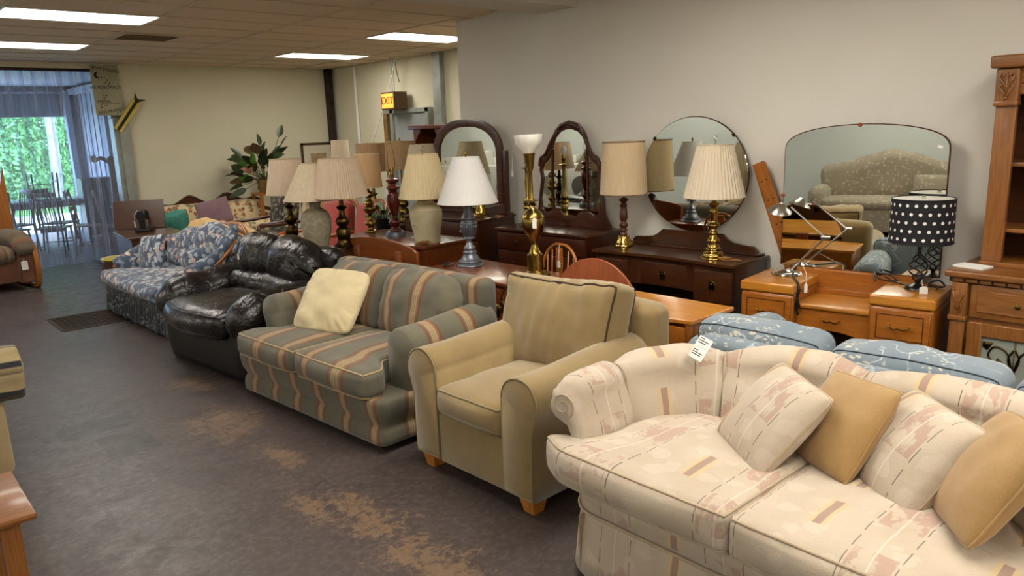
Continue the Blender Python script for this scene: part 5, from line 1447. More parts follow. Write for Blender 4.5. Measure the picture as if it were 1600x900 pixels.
def smooth_prof(pp, n=4):
    q = spline([(r, z, 0) for r, z in pp], n); return [(max(0, v.x), v.y) for v in q]
z = .85
colbase = [(0, 0), (.085, 0), (.085, .012), (.06, .03), (.05, .05), (.052, .07), (.058, .09), (.058, .14), (.045, .155), (.03, .165), (.052, .185), (.06, .21), (.05, .235), (.028, .25), (.022, .30), (.04, .315), (.05, .325), (.02, .34), (.016, .40), (0, .40)]
lamp('table_lamp', 'leftmost lamp with a pinkish banded shade on a dark bronze column', 3.0, 6.3, .80, [('base', colbase, 'bronze'), ('socket', [(0, .40), (.014, .40), (.014, .47), (0, .47)], 'brass')],
     dict(r0=.19, r1=.135, z0=.43, z1=.735, mat=M['sh_pink'], sides=8, trim=M['sh_beige']), harp=(.44, .72, .05))
lamp('table_lamp', 'stoneware urn lamp with a wide plain beige shade behind the pleated one', 2.975, 5.78, .80, [('base', smooth_prof([(0, 0), (.08, 0), (.09, .01), (.095, .05), (.115, .12), (.125, .19), (.123, .25), (.10, .305), (.055, .335), (.045, .36), (.05, .385), (0, .385)]), 'urn'), ('socket', [(0, .385), (.016, .385), (.014, .45), (0, .45)], 'brass')],
     dict(r0=.245, r1=.095, z0=.41, z1=.705, mat=M['sh_beige']), harp=(.42, .69, .05))
bm = BM()
for zz, rr in ((.19, .1255), (.20, .126), (.21, .1262), (.06, .098), (.07, .1)): tube(bm, [(rr*cos(a), rr*sin(a), zz) for a in [2*pi*k/32 for k in range(32)]], .0022, 5, True)
L2 = [o for o in C.objects if o.name.startswith('table_lamp')][-1]; obj('ring_groove', bm, M['urn'], L2.children[0], sharp=180)
lamp('pleated_lamp', 'pinkish knife-pleated shade lamp on a dark brass column above the black sofa', 3.10, 5.56, .82, [('base', colbase, 'bronze'), ('socket', [(0, .40), (.014, .40), (.014, .47), (0, .47)], 'brass')],
     dict(r0=.222, r1=.152, z0=.41, z1=.72, mat=M['sh_pink'], pleat=60, amp=.02, trim=M['sh_beige']), harp=(.42, .70, .05))
lamp('drum_lamp', 'small pale gathered shade peeking out above the pinkish lamps', 4.56, 8.10, .72, [('base', colbase, 'brass'), ('stem', [(0, .4), (.012, .4), (.012, .76), (0, .76)], 'brass')],
     dict(r0=.115, r1=.10, z0=.66, z1=.93, mat=M['sh_ivory'], pleat=30, amp=.012), harp=(.74, .91, .04))
lamp('drum_lamp', 'brown burlap drum shade lamp behind the tan cylinder lamp', 4.62, 7.52, .72, [('base', colbase, 'brass'), ('stem', [(0, .4), (.012, .4), (.012, .72), (0, .72)], 'brass')],
     dict(r0=.172, r1=.165, z0=.58, z1=.89, mat=M['sh_brown']), harp=(.60, .87, .05))
lamp('drum_lamp', 'second brown drum shade lamp, set back behind the burlap one', 4.80, 7.20, .72, [('base', colbase, 'brass'), ('stem', [(0, .4), (.012, .4), (.012, .72), (0, .72)], 'brass')],
     dict(r0=.172, r1=.165, z0=.60, z1=.905, mat=M['sh_brown']), harp=(.6, .9, .05), finial=(.905, 'knob'))
lamp('brass_lamp', 'turned brass lamp with a tan tapered drum shade on the chest', 3.60, 5.95, .85, [('base', smooth_prof([(0, 0), (.055, 0), (.055, .015), (.03, .03), (.032, .055), (.05, .07), (.045, .10), (.022, .12), (.02, .16), (.05, .19), (.058, .22), (.03, .245), (.05, .265), (.03, .29), (.02, .31), (.045, .33), (.04, .36), (.014, .375), (.014, .42), (0, .42)], 3), 'brass')],
     dict(r0=.13, r1=.115, z0=.405, z1=.70, mat=M['sh_tan'], trim=M['sh_cream']), harp=(.42, .69, .05))
t = lamp('shadeless_lamp', 'oxblood turned lamp without a shade, its wire harp bare', 3.57, 5.50, .85, [('foot', [(0, 0), (.083, 0), (.083, .03), (.07, .048), (0, .048)], 'pewter'), ('base', smooth_prof([(0, .048), (.05, .048), (.045, .07), (.03, .085), (.05, .115), (.055, .13), (.045, .15), (.026, .17), (.03, .20), (.048, .26), (.058, .30), (.056, .36), (.045, .38), (.03, .395), (.055, .41), (.056, .425), (.03, .44), (.028, .455), (.055, .475), (.055, .49), (.02, .50), (0, .50)], 3), 'redlamp'), ('socket', [(0, .50), (.014, .50), (.014, .52), (.020, .525), (.020, .575), (.014, .59), (0, .59)], 'brass')],
     harp=(.53, .78, .035), finial=(.775, 'knob'))
price_tag('white tag hanging on the shadeless oxblood lamp', [(3.55, 5.50, 1.40), (3.53, 5.52, 1.34), (3.51, 5.52, 1.27)], rot=-pi/2+.5, wd=.04, ht=.075)
lamp('table_lamp', 'plain greige cone shade lamp behind the cream pleated one', 4.30, 6.05, .90, [('base', smooth_prof([(0, 0), (.07, 0), (.06, .03), (.03, .05), (.05, .10), (.05, .16), (.02, .2), (.015, .3), (.015, .38), (0, .38)], 3), 'brass')],
     dict(r0=.205, r1=.118, z0=.36, z1=.70, mat=M['sh_beige']), harp=(.38, .68, .05)).location = (4.42, 6.25, .90)
t = lamp('stoneware_lamp', 'ribbed cream stoneware lamp with a softly pleated cream shade', 3.53, 4.98, .85, [('base', smooth_prof([(0, 0), (.095, 0), (.10, .01), (.105, .07), (.118, .15), (.128, .22), (.125, .26), (.10, .30), (.07, .325), (.06, .34), (0, .34)]), 'ceramic'), ('socket', [(0, .34), (.014, .34), (.014, .40), (0, .40)], 'brass')],
     dict(r0=.208, r1=.118, z0=.365, z1=.705, mat=M['sh_cream'], pleat=44, amp=.013), harp=(.38, .70, .06), finial=(.70, 'ring'))
bm = BM()
for k in range(17):
    zz = .015+.0155*k; rr = .101+.029*smoothstep(0, .22, zz)
    tube(bm, [(rr*cos(a), rr*sin(a), zz) for a in [2*pi*q/32 for q in range(32)]], .0025, 4, True)
obj('rib', bm, M['ceramic'], t.children[0], sharp=180)['kind'] = 'stuff'
t = lamp('pewter_lamp', 'grey-blue pewter lamp with a plain white empire shade', 3.445, 4.33, .75, [('base', smooth_prof([(0, 0), (.096, 0), (.098, .012), (.085, .022), (.088, .035), (.07, .05), (.05, .085), (.052, .10), (.04, .115), (.044, .13), (.025, .16), (.018, .18), (.022, .195), (.045, .20), (.042, .215), (.05, .24), (.06, .30), (.062, .315), (.05, .33), (.055, .35), (.045, .37), (.03, .41), (.034, .43), (.026, .45), (0, .45)], 3), 'pewter'), ('socket', [(0, .45), (.016, .45), (.016, .5), (0, .5)], 'brass')],
     dict(r0=.222, r1=.097, z0=.465, z1=.79, mat=M['sh_white'], trim=M['white']), harp=(.5, .78, .05), finial=(.79, 'knob'))
bm = BM()
for k in range(20):
    a = 2*pi*k/20; tube(bm, [(r*cos(a), r*sin(a), zz) for r, zz in ((.043, .22), (.051, .245), (.058, .28), (.061, .305))], .004, 5)
obj('flute', bm, M['pewter'], t.children[0], sharp=180)
urn = [(0, 0), (.099, 0), (.097, .018), (.08, .025), (.075, .035), (.055, .045), (.055, .15), (.045, .158), (.04, .165), (.03, .19), (.02, .215), (.02, .235), (.035, .26), (.06, .30), (.075, .35), (.078, .375), (.07, .395), (.078, .40), (.075, .41), (.06, .43), (.045, .445), (.025, .46), (.022, .475), (.032, .485), (.022, .497), (.021, .505), (.051, .51), (.051, .514), (.018, .518), (.013, .53), (.013, .70), (.021, .715), (.026, .73), (.038, .81), (.042, .818), (.036, .822), (0, .822)]
t = lamp('torchiere_lamp', 'tall polished brass urn lamp with a white glass bowl shade', 3.449, 3.63, .75, [('base', urn, 'brass')])
bm = BM(); rws = []
for r, zz in ((.034, .822), (.042, .835), (.085, .885), (.092, .94), (.088, .94), (.081, .888), (.038, .84)):
    rws.append([bm.verts.new((r*(1+.02*cos(8*a))*cos(a), r*(1+.02*cos(8*a))*sin(a), zz)) for a in [2*pi*k/48 for k in range(48)]])
grid_faces(bm, rws, False, True); obj('glass_bowl', bm, M['milk'], t, sharp=60)
t.rotation_euler = (radians(-2.5), 0, 0)
price_tag('white tag on a string looped round the neck of the brass urn lamp', [(3.43, 3.655, 1.24), (3.39, 3.58, 1.21), (3.375, 3.555, 1.16)], rot=-pi/2+.5, wd=.028, ht=.07)
cand = [(0, 0), (.085, 0), (.083, .02), (.06, .035), (.04, .05), (.032, .06), (.035, .10), (.035, .15), (.028, .16), (.045, .17), (.045, .185), (.03, .20), (.04, .22), (.03, .245), (.02, .27), (.024, .40), (.018, .43), (.016, .50), (.02, .515), (.05, .525), (.05, .53), (.018, .535), (.013, .56), (.02, .57), (.02, .60), (.013, .62), (0, .62)]
lamp('candlestick_lamp', 'brass candlestick lamp with a bare bulb socket behind the glass-bowl lamp', 4.66, 4.99, .85, [('base', cand, 'brass')], bulb=.60)
lamp('small_brass_lamp', 'short brass lamp base with a black neck beside the white shade', 4.66, 5.66, .90, [('base', smooth_prof([(0, 0), (.088, 0), (.085, .012), (.07, .022), (.055, .04), (.045, .09), (.03, .13), (0, .13)], 3), 'brass_b'), ('neck', [(0, .13), (.03, .13), (.03, .145), (.014, .15), (.014, .2), (0, .2)], 'black')])
lamp('drum_lamp', 'tan drum-shade lamp on turned dark wood with a brass foot, on the walnut dressing table', 4.75, 3.95, .76, [('foot', smooth_prof([(0, 0), (.078, 0), (.078, .02), (.068, .03), (.06, .05), (.05, .07), (.045, .085), (0, .09)], 3), 'brass_b'), ('base', smooth_prof([(0, .085), (.028, .085), (.03, .10), (.024, .115), (.034, .13), (.024, .145), (.036, .165), (.036, .18), (.022, .195), (.03, .22), (.033, .25), (.026, .32), (.034, .335), (.018, .35), (.036, .37), (.036, .38), (.024, .39), (0, .40)], 3), 'turned')],
     dict(r0=.19, r1=.168, z0=.425, z1=.835, mat=M['sh_drum'], trim=M['rust']), harp=(.41, .82, .06))
bm = BM(); tube(bm, [(4.74, 3.90, 1.06), (4.735, 3.885, 1.02)], .0015, 5); 
lamp('fan_pleat_lamp', 'bright brass lamp with an ivory fan-pleated shade before the round mirror', 4.695, 3.07, .76, [('base', smooth_prof([(0, 0), (.093, 0), (.093, .015), (.08, .022), (.075, .04), (.055, .055), (.058, .07), (.045, .085), (.04, .11), (.047, .13), (.035, .15), (.025, .17), (.036, .185), (.025, .20), (.02, .215), (.04, .235), (.044, .248), (.02, .265), (.024, .30), (.03, .345), (.022, .36), (.034, .385), (.038, .40), (.018, .41), (.018, .46), (0, .46)], 4), 'brass_b')],
     dict(r0=.213, r1=.125, z0=.445, z1=.81, mat=M['sh_ivory'], pleat=46, amp=.02), harp=(.45, .80, .06), finial=(.81, 'ring'))
# polka dot lamp
t = thing('polka_dot_lamp', 'black lamp with a white polka-dot drum shade and twisted cage base', 'lamp', (4.70, 1.67, .72))
bm = BM(); lathe(bm, smooth_prof([(0, 0), (.062, 0), (.062, .012), (.05, .022), (.03, .032), (.012, .04), (0, .04)], 3)); obj('base', bm, M['black'], t)
bm = BM()
for k in range(4):
    pts = []
    for q in range(25):
        f = q/24; a = 2*pi*k/4+f*2*pi*.9; r = .010+.040*sin(pi*f)**.9; pts.append((r*cos(a), r*sin(a), .05+.16*f))
    tube(bm, pts, .005, 6)
lathe(bm, [(0, .03), (.01, .03), (.014, .045), (.008, .06), (0, .06)]); lathe(bm, [(0, .20), (.014, .2), (.014, .215), (.010, .23), (.013, .25), (.013, .30), (0, .30)])
obj('twisted_cage', bm, M['black'], t, sharp=180)
shade_part(t, r0=.172, r1=.168, z0=.285, z1=.54, mat=M['dots'], trim=M['black'])
bm = BM(); lathe(bm, [(.165, .286), (.161, .538)], seg=48); obj('shade_lining', bm, M['white'], t.children[-1])
bm = BM(); lathe(bm, [(0, 0), (.012, 0), (.012, .03), (0, .03)], (0, 0, .525), 12); tube(bm, [(-.165, 0, .53), (.165, 0, .53)], .002, 5); obj('finial', bm, M['chrome'], t)
# steel desk lamp
t = thing('desk_lamp', 'brushed steel swing-arm desk lamp with a small cone head', 'lamp', (4.66, 2.47, .72))
bm = BM(); lathe(bm, smooth_prof([(0, 0), (.094, 0), (.094, .014), (.08, .02), (.05, .023), (.02, .03), (.016, .035), (0, .036)], 3), seg=40); obj('base', bm, M['chrome'], t)
bm = BM(); tube(bm, [(0, -.02, .03), (-.06, -.27, .275)], .0055, 8); tube(bm, [(.015, -.02, .03), (-.045, -.27, .275)], .0055, 8); obj('arm', bm, M['steel'], t)
bm = BM(); tube(bm, [(-.065, -.25, .275), (-.045, -.30, .275)], .01, 8); tube(bm, [(-.05, -.27, .275), (-.06, -.04, .455)], .006, 8); obj('upper_arm', bm, M['steel'], t)
bm = BM(); lathe(bm, [(.002, .055), (.018, .052), (.075, .0), (.078, -.004), (.073, -.004), (.016, .046), (.002, .048)], seg=40); obj('lamp_head', bm, M['steel'], t, loc=(-.05, .045, .425), rot=(radians(14), radians(-10), 0))

# cords and tags on the vanity
def cordthing(nm, label, pts, r, mat, n=6, cat='cord', extra=None):
    bm = BM(); tube(bm, spline(pts, n), r, 6); o = obj(nm, bm, mat, sharp=180); return tag(o, label, cat)
cordthing('power_cord', 'bundled black cord hanging over the inner edge of the left vanity pedestal', [(4.60, 2.40, .735), (4.50, 2.33, .73), (4.42, 2.27, .728), (4.385, 2.245, .70), (4.38, 2.25, .62), (4.39, 2.235, .57), (4.38, 2.25, .66), (4.385, 2.235, .70), (4.375, 2.25, .60), (4.385, 2.24, .53)], .007, M['cordblack'])
cordthing('power_cord', 'loose black coil of cord behind the polka-dot lamp', [(4.70, 1.72, .735), (4.78, 1.82, .73), (4.84, 1.92, .75), (4.80, 1.96, .77), (4.74, 1.90, .745), (4.80, 1.82, .735), (4.86, 1.90, .76), (4.82, 1.97, .75), (4.75, 1.93, .73)], .005, M['cordblack'])
cordthing('power_cord', 'black cord end and plug to the right of the polka-dot lamp', [(4.76, 1.63, .735), (4.82, 1.56, .73), (4.84, 1.60, .76), (4.80, 1.64, .74), (4.78, 1.58, .73), (4.70, 1.56, .735)], .006, M['cordblack'])
price_tag('white tag lying by the foot of the polka-dot lamp', [(4.66, 1.63, .79), (4.60, 1.60, .74), (4.57, 1.585, .77)], rot=-pi/2+.6, wd=.045, ht=.045)
price_tag('white tag on a string from the steel desk lamp over the vanity drop', [(4.63, 2.36, .82), (4.55, 2.28, .76), (4.46, 2.235, .72)], rot=-pi/2+.6, wd=.02, ht=.06)
def amber(label, c, seed, n=14, s=.06, h=.02):
    r = random.Random(seed); pts = [(c[0]+r.uniform(-s, s)*.6, c[1]+r.uniform(-s, s)*1.4, c[2]+.006+r.random()*h) for _ in range(n)]
    return cordthing('lamp_cord', label, pts, .0038, M['cord'], 5)
amber('amber lamp cord bundled at the foot of the stoneware lamp', (3.43, 4.87, .85), 3, 16, .055, .03)
amber('amber lamp cord coiled right of the short brass lamp', (4.66, 5.42, .90), 4, 14, .06, .02)
amber('amber cord looped right of the bright brass fan-pleat lamp', (4.66, 2.91, .76), 5, 14, .06, .02)
cordthing('power_cord', 'small dark cord beside the foot of the pewter lamp', [(3.36, 4.42, .76), (3.31, 4.40, .755), (3.28, 4.43, .765), (3.30, 4.47, .76), (3.33, 4.43, .775), (3.27, 4.42, .757)], .005, M['cordblack'])
cordthing('power_cord', 'white cord coil beside the oxblood lamp', [(3.58, 5.28, .86), (3.60, 5.2, .865), (3.56, 5.13, .87), (3.62, 5.12, .88), (3.63, 5.22, .87), (3.58, 5.2, .858), (3.55, 5.15, .857)], .006, M['white'])
# brass leaf ornament behind the khaki chair
t = thing('brass_sconce', 'small tarnished brass leaf sconce hanging between striped and khaki seats', 'ornament', (3.11, 3.60, .60))
for k, (a, l) in enumerate([(2.2, .10), (3.4, .09), (4.2, .11), (1.2, .07)]):
    bm = BM(); n = 8; rws = []
    for i in range(n+1):
        f = i/n; w = .022*sin(pi*f)+.001; rws.append([bm.verts.new((-.01-.02*sin(pi*f), (-w)*cos(a)+l*f*sin(a)*-1, .02+l*f*cos(a)+(-w)*sin(a))), bm.verts.new((-.022-.02*sin(pi*f), l*f*sin(a)*-1, .02+l*f*cos(a))), bm.verts.new((-.01-.02*sin(pi*f), w*cos(a)+l*f*sin(a)*-1, .02+l*f*cos(a)+w*sin(a)))])
    grid_faces(bm, rws); obj('leaf', bm, M['brass'], t, sharp=180)
bm = BM(); tube(bm, spline([(0, 0, .0), (-.02, -.02, .08), (0, -.05, .15), (.03, -.06, .165)], 6), .006, 6); obj('stem', bm, M['brass'], t)

# ------------------------------------------------------------------ back of the shop
# floor grate
t = thing('floor_grate', 'rusty slatted floor drain grate left of the floral loveseat', 'grate', (1.72, 8.30, 0))
bm = BM(); a, b = .30, .34
for s in (-1, 1): b2(bm, (-a, s*b-.02, 0), (a, s*b+.02, .006)); b2(bm, (s*a-.015, -b, 0), (s*a+.015, b, .006))
obj('frame', bm, M['iron'], t)
bm = BM(); b2(bm, (-a, -b, .0002), (a, b, .0014)); obj('sump', bm, plain('drain_sump', '#0c0a09', .9), t)
bm = BM(); me = None
for k in range(11):
    y = -b+.06*(k+.8)
    if not me: bm = BM(); b2(bm, (-a, -.012, .001), (a, .012, .008), .002); o = obj('bar', bm, M['iron'], t); me = o.data
    else: o = bpy.data.objects.new('bar', me); C.objects.link(o); o.parent = t
    o.location = (0, y, 0)
# yellow topped stool
t = thing('stool', 'octagonal dark wood stool with a yellow vinyl top beside the floral loveseat', 'stool', (2.20, 8.92, 0))
oc = lambda r: [(r*cos(pi/8+pi/4*k), r*sin(pi/8+pi/4*k)) for k in range(8)]
bm = BM(); prism(bm, oc(.155), .22, .47, .008, 'xy'); obj('body', bm, M['walnut_v'], t, sharp=20)
bm = BM(); prism(bm, oc(.165), .47, .505, .015, 'xy'); obj('cushion', bm, M['yellowvinyl'], t, sharp=20)
for k in range(4): bm = BM(); box(bm, (0, 0, 0), (.035, .035, .24), .003); obj('leg', bm, M['walnut_v'], t, loc=(.11*cos(pi/4+pi/2*k), .11*sin(pi/4+pi/2*k), .12))
# sewing machine cabinet
t = thing('sewing_cabinet', 'walnut sewing machine cabinet with its lid folded up', 'sewing cabinet', (2.22, 9.05, 0), -pi/2-.08)
W_ = M['walnut']
bm = BM(); b2(bm, (-.38, .0, .72), (.48, .62, .745), .006); obj('top', bm, W_, t)
bm = BM(); b2(bm, (-.36, .03, .45), (.46, .60, .72), .004); obj('body', bm, M['walnut_v'], t)
for x in (-.33, .43):
    for y in (.06, .57): bm = BM(); box(bm, (0, 0, 0), (.05, .05, .46), .004); obj('leg', bm, M['walnut_v'], t, loc=(x, y, .23))
for o in t.children: pass
t.location = (2.38, 9.40, 0); t.scale = (1, 1, .92)
bm = BM(); box(bm, (0, 0, .19), (.02, .56, .38), .006); obj('lid', bm, M['walnut'], t, loc=(-.37, .30, .745), rot=(0, radians(-16), radians(-20)))
t2 = thing('sewing_machine', 'black cast-iron sewing machine standing on the walnut cabinet', 'sewing machine', (2.70, 9.52, .685), -pi/2-.5)
bm = BM(); b2(bm, (-.17, -.08, 0), (.17, .08, .04), .012, 2); obj('bed', bm, M['black'], t2)
bm = BM(); tube(bm, spline([(.12, 0, .03), (.125, 0, .12), (.12, 0, .19), (.08, 0, .225), (0, 0, .225), (-.08, 0, .22), (-.13, 0, .20), (-.135, 0, .12)], 6), [.036]*18+[.028]*25, 12); obj('arm', bm, M['black'], t2, sharp=180)
bm = BM(); lathe(bm, [(0, 0), (.05, 0), (.055, .01), (.05, .02), (0, .02)], seg=24); xform(bm, Matrix.Rotation(pi/2, 4, 'Y')); obj('hand_wheel', bm, M['black'], t2, loc=(.155, 0, .19))
bm = BM(); lathe(bm, [(0, 0), (.02, 0), (.02, .004), (0, .006)], seg=20); xform(bm, Matrix.Rotation(pi/2, 4, 'X')); obj('face_plate', bm, M['metal_grey'], t2, loc=(.02, -.034, .2)); bm = BM(); tube(bm, [(-.135, 0, .13), (-.135, 0, .03)], .005, 6); obj('needle_bar', bm, M['chrome'], t2)
price_tag('white tag hanging on the black sewing machine', [(2.65, 9.56, .93), (2.62, 9.59, .88), (2.61, 9.59, .80)], rot=-pi/2, wd=.035, ht=.07)
# teal tub chair
t = thing('tub_chair', 'teal velvet tub chair behind the sewing cabinet', 'armchair', (3.10, 10.30, 0), -pi/2-.3); t.scale = (1, 1, .95)
bm = BM(); rws = []
for k in range(29):
    a = radians(-30)+radians(240)*k/28; lift = .10*sin((k/28)*pi)
    rws.append([bm.verts.new((r*cos(a), r*sin(a)+.05, zz+lift*(1 if zz > .5 else 0))) for r, zz in ((.22, .35), (.215, .68), (.225, .74), (.26, .77), (.295, .74), (.305, .65), (.29, .1), (.24, .1))])
grid_faces(bm, rws, False, True); bm.faces.new(rws[0][::-1]); bm.faces.new(rws[-1]); bmesh.ops.recalc_face_normals(bm, faces=bm.faces); obj('shell', bm, M['teal'], t, sharp=180)
bm = BM(); lathe(bm, [(0, .1), (.23, .1), (.23, .44), (.2, .47), (0, .48)], (0, .02, 0), 32); obj('seat', bm, M['teal'], t)
bm = BM(); lathe(bm, [(.22, 0), (.24, .1), (0, .1)], seg=24); obj('plinth', bm, M['black'], t)
# carved floral sofa on the back wall
t = thing('carved_sofa', 'brown floral sofa with a scalloped carved walnut crest along the back wall', 'sofa', (4.25, 10.88, 0), -.02)
# local x along +X world, y toward wall
AU = M['autumn']
sf = Soft((0, .35, .40), (1.6, .70, .18), .05, (0, .02, .03), (.006, 5, 1)); obj('seat_cushion', sf.build(cell=.08), AU, t, sharp=180)
bm = BM(); b2(bm, (-.84, .03, .12), (.84, .85, .33), .01); obj('base', bm, M['mahog'], t)
for k in range(2):
    sf = Soft(((k-.5)*.80, .70, .56), (.79, .18, .40), .07, (0, .04, .02), (.008, 5, k), M=Matrix.Rotation(radians(-10), 3, 'X')); obj('back_cushion', sf.build(cell=.05), AU, t, sharp=180)
cr = []
for k in range(61):
    u = -1+2*k/60; x = u*.84; cr.append((x, .80+.035*cos(u*3*2*pi*.5+pi)*(1)+.05*math.exp(-((abs(u)-.33)/.16)**2)-.10*smoothstep(.8, 1, abs(u))))
bm = BM(); prism(bm, [(-.84, .3), (.84, .3)]+cr[::-1], .80, .86, .012); obj('crest_board', bm, M['mahog'], t)
bm = BM(); tube(bm, [(x, .80, z_-.0) for x, z_ in cr], .016, 8); obj('crest_moulding', bm, M['walnut'], t, sharp=180)
for s in (-1, 1):
    bm = BM(); tube(bm, spline([(s*.81, .75, .62), (s*.86, .4, .60), (s*.88, .08, .62), (s*.86, .02, .52), (s*.81, .05, .3), (s*.83, .02, 0)], 6), .03, 8); obj('arm', bm, M['mahog'], t, sharp=180)
    bm = BM(); b2(bm, (s*.79-.03, .05, .33), (s*.79+.03, .78, .56), .02, 2); obj('arm_panel', bm, AU, t)
throw('rib_pillow', 'mauve ribbed square pillow standing on the carved floral sofa', (4.12, 11.12, .665), (.9, -.4, .22), (-.2, .25, .95), .24, .19, .06, M['mauve'], None, seed=9)
# straw coloured chaise / sofa in front
t = thing('straw_sofa', 'straw-coloured velour sofa with a curved wooden rail behind the floral loveseat', 'sofa', (2.98, 7.95, 0), -pi/2)
bm = BM(); b2(bm, (-1.15, .05, .1), (1.2, .6, .42), .03, 2); obj('base', bm, M['quilt'], t)
def fq(v, f): v.z += -.03*smoothstep(.0, .95, v.x)+.02*sin(v.x*7); return v
sf = Soft((0, .14, .60), (2.35, .24, .44), .10, (0, .03, .02), (.03, 4, 2), fn=fq, wr=(.03, (4, 6, 3))); obj('back', sf.build(cell=.05), M['quilt'], t, sharp=180)
sf = Soft((0, .38, .48), (2.3, .5, .16), .06, (0, .03, .03), (.02, 5, 2)); obj('seat_cushion', sf.build(cell=.07), M['quilt'], t, sharp=180)
bm = BM(); tube(bm, spline([(.1, .0, .88), (.3, -.01, .87), (.6, -.02, .82), (.95, -.03, .79), (1.15, -.02, .76)], 8), .020, 8); obj('wood_rail', bm, M['honey'], t, sharp=180)
# brown carved armchairs beyond
def carved_chair(label, x, y, rz, fab, wd, group=None, sc=1):
    t = thing('carved_armchair', label, 'armchair', (x, y, 0), rz, group)
    sf = Soft((0, .3, .42), (.56*sc, .56, .14), .05, (0, .03, .03), (.005, 5, 1)); obj('seat_cushion', sf.build(cell=.06), fab, t, sharp=180)
    sf = Soft((0, .60, .72), (.54*sc, .13, .52), .055, (0, .04, .03), (.005, 5, 2), M=Matrix.Rotation(radians(-10), 3, 'X')); obj('back_cushion', sf.build(cell=.05), fab, t, sharp=180)
    bm = BM(); tube(bm, spline([(-.29*sc, .66, .4), (-.31*sc, .68, .7), (-.27*sc, .71, .94), (-.12*sc, .72, 1.0), (0, .72, 1.02), (.12*sc, .72, 1.0), (.27*sc, .71, .94), (.31*sc, .68, .7), (.29*sc, .66, .4)], 6), .022, 8); obj('crest_frame', bm, wd, t, sharp=180)
    for s in (-1, 1):
        bm = BM(); tube(bm, spline([(s*.30*sc, .60, .68), (s*.32*sc, .3, .66), (s*.33*sc, .05, .65), (s*.31*sc, .06, .55), (s*.29*sc, .12, .42)], 6), .02, 8); obj('arm', bm, wd, t, sharp=180)
        for yy in (.06, .6): bm = BM(); tube(bm, [(s*.26*sc, yy, .4), (s*.27*sc, yy, 0)], [.024, .014], 8); obj('leg', bm, wd, t, sharp=180)
    return t
carved_chair('carved wood armchair in autumn floral cloth behind the leftmost lamp', 3.72, 8.50, -pi/2-.1, AU, M['mahog'])
carved_chair('dark carved armchair with leafy upholstery beside the floral sofa', 3.78, 9.30, -pi/2+.1, floral_mat('leafy_brown', '#2e2418', ['#8a8058', '#5a5030', '#3a3020', '#6f6a48'], 20, .5), M['mahog'])
carved_chair('coral red armchair with blond wood arms, left one of the pair', 3.62, 7.66, -pi/2+.05, M['red'], M['honey'])
carved_chair('coral red armchair with blond wood arms, right one of the pair', 3.62, 6.96, -pi/2+.0, M['red'], M['honey'])
# framed picture
t = thing('framed_picture', 'dark-framed picture with a wide cream mat on the back wall', 'picture', (6.42, 12.17, 1.28))
bm = BM()
for s in (-1, 1): b2(bm, (s*.30-.02, -.02, -.3), (s*.30+.02, .01, .3), .004); b2(bm, (-.32, -.02, s*.28-.02), (.32, .01, s*.28+.02), .004)
obj('frame', bm, M['mahog_v'], t)
bm = BM(); b2(bm, (-.3, -.008, -.28), (.3, .0, .28)); obj('mat_board', bm, plain('mat_board', '#cfc8b0', .8), t)
bm = BM(); b2(bm, (-.15, -.0095, -.14), (.15, -.008, .12)); obj('print', bm, plain('brown_print', '#9a7a5c', .8, var=('#b8a078', 14)), t)
# plants
def leaf_bm(L, w, bend, n=7, fold=.25):
    bm = BM(); rows = []
    for i in range(n+1):
        f = i/n; ww = w*(sin(pi*f**.8)**.8)+.002; z_ = -bend*f*f*L; x = L*f*(1-.25*abs(bend)*f)
        rows.append([bm.verts.new((x, -ww, z_+ww*fold)), bm.verts.new((x, 0, z_)), bm.verts.new((x, ww, z_+ww*fold))])
    grid_faces(bm, rows); return bm
def plant(name, label, x, y, z, specs, pot=None, sc=1):
    t = thing(name, label, 'plant', (x, y, z))
    bm = BM(); lathe(bm, [(0, 0), (.10*sc, 0), (.13*sc, .2*sc), (.12*sc, .2*sc), (0, .19*sc)], seg=24); obj('pot', bm, M[pot or 'rust'], t)
    for (az, el, L, w, bend, st, m) in specs:
        h = st; c = Vector((.03*cos(az), .03*sin(az), .18*sc))
        tip = c+Vector((cos(az)*cos(el), sin(az)*cos(el), sin(el)))*h
        bm = BM(); tube(bm, [c, (c+tip)/2+Vector((0, 0, .02)), tip], .005, 5); lf_ = leaf_bm(L, w, bend); xform(lf_, Matrix.Translation(tip) @ Matrix.Rotation(az, 4, 'Z') @ Matrix.Rotation(-el, 4, 'Y') @ Matrix.Rotation(sin(az*7+L*90)*1.2, 4, 'X'))
        me = bpy.data.meshes.new('tmp'); lf_.to_mesh(me); bm.from_mesh(me); bpy.data.meshes.remove(me); lf_.free()
        obj('leaf', bm, M[m], t, sharp=180)
rr = random.Random(5); specs = []
for k in range(46):
    el = rr.uniform(-.35, 1.35); az = rr.uniform(0, 2*pi)
    specs.append((az, el, rr.uniform(.20, .30), rr.uniform(.06, .09), rr.uniform(0, .6), rr.uniform(.15, .42)*(1.1 if el > .5 else .9), rr.choice(['leaf', 'leaf', 'leaf', 'leaf_b', 'leaf_l', 'leaf'])))
for k in range(3): specs.append((pi+.3*k, .5, .14, .05, .1, .32, 'pinkpetal'))
for az, el, L, st in ((.2, 1.15, .22, .72), (.5, .85, .3, .62), (1.4, 1.4, .2, .55), (pi-.2, .9, .25, .45), (pi, -.35, .3, .3), (pi+.3, -.1, .3, .4)): specs.append((az, el, L, .05, .1, st, 'leaf'))
plant('potted_plant', 'bushy dark-leaved plant with long broad leaves against the back wall', 5.10, 11.47, .86, specs)
t = thing('plant_stand', 'honey wooden plant stand under the dark-leaved plant', 'stand', (5.10, 11.47, 0))
bm = BM(); b2(bm, (-.18, -.18, .83), (.18, .18, .86), .004); obj('top', bm, M['honey'], t)
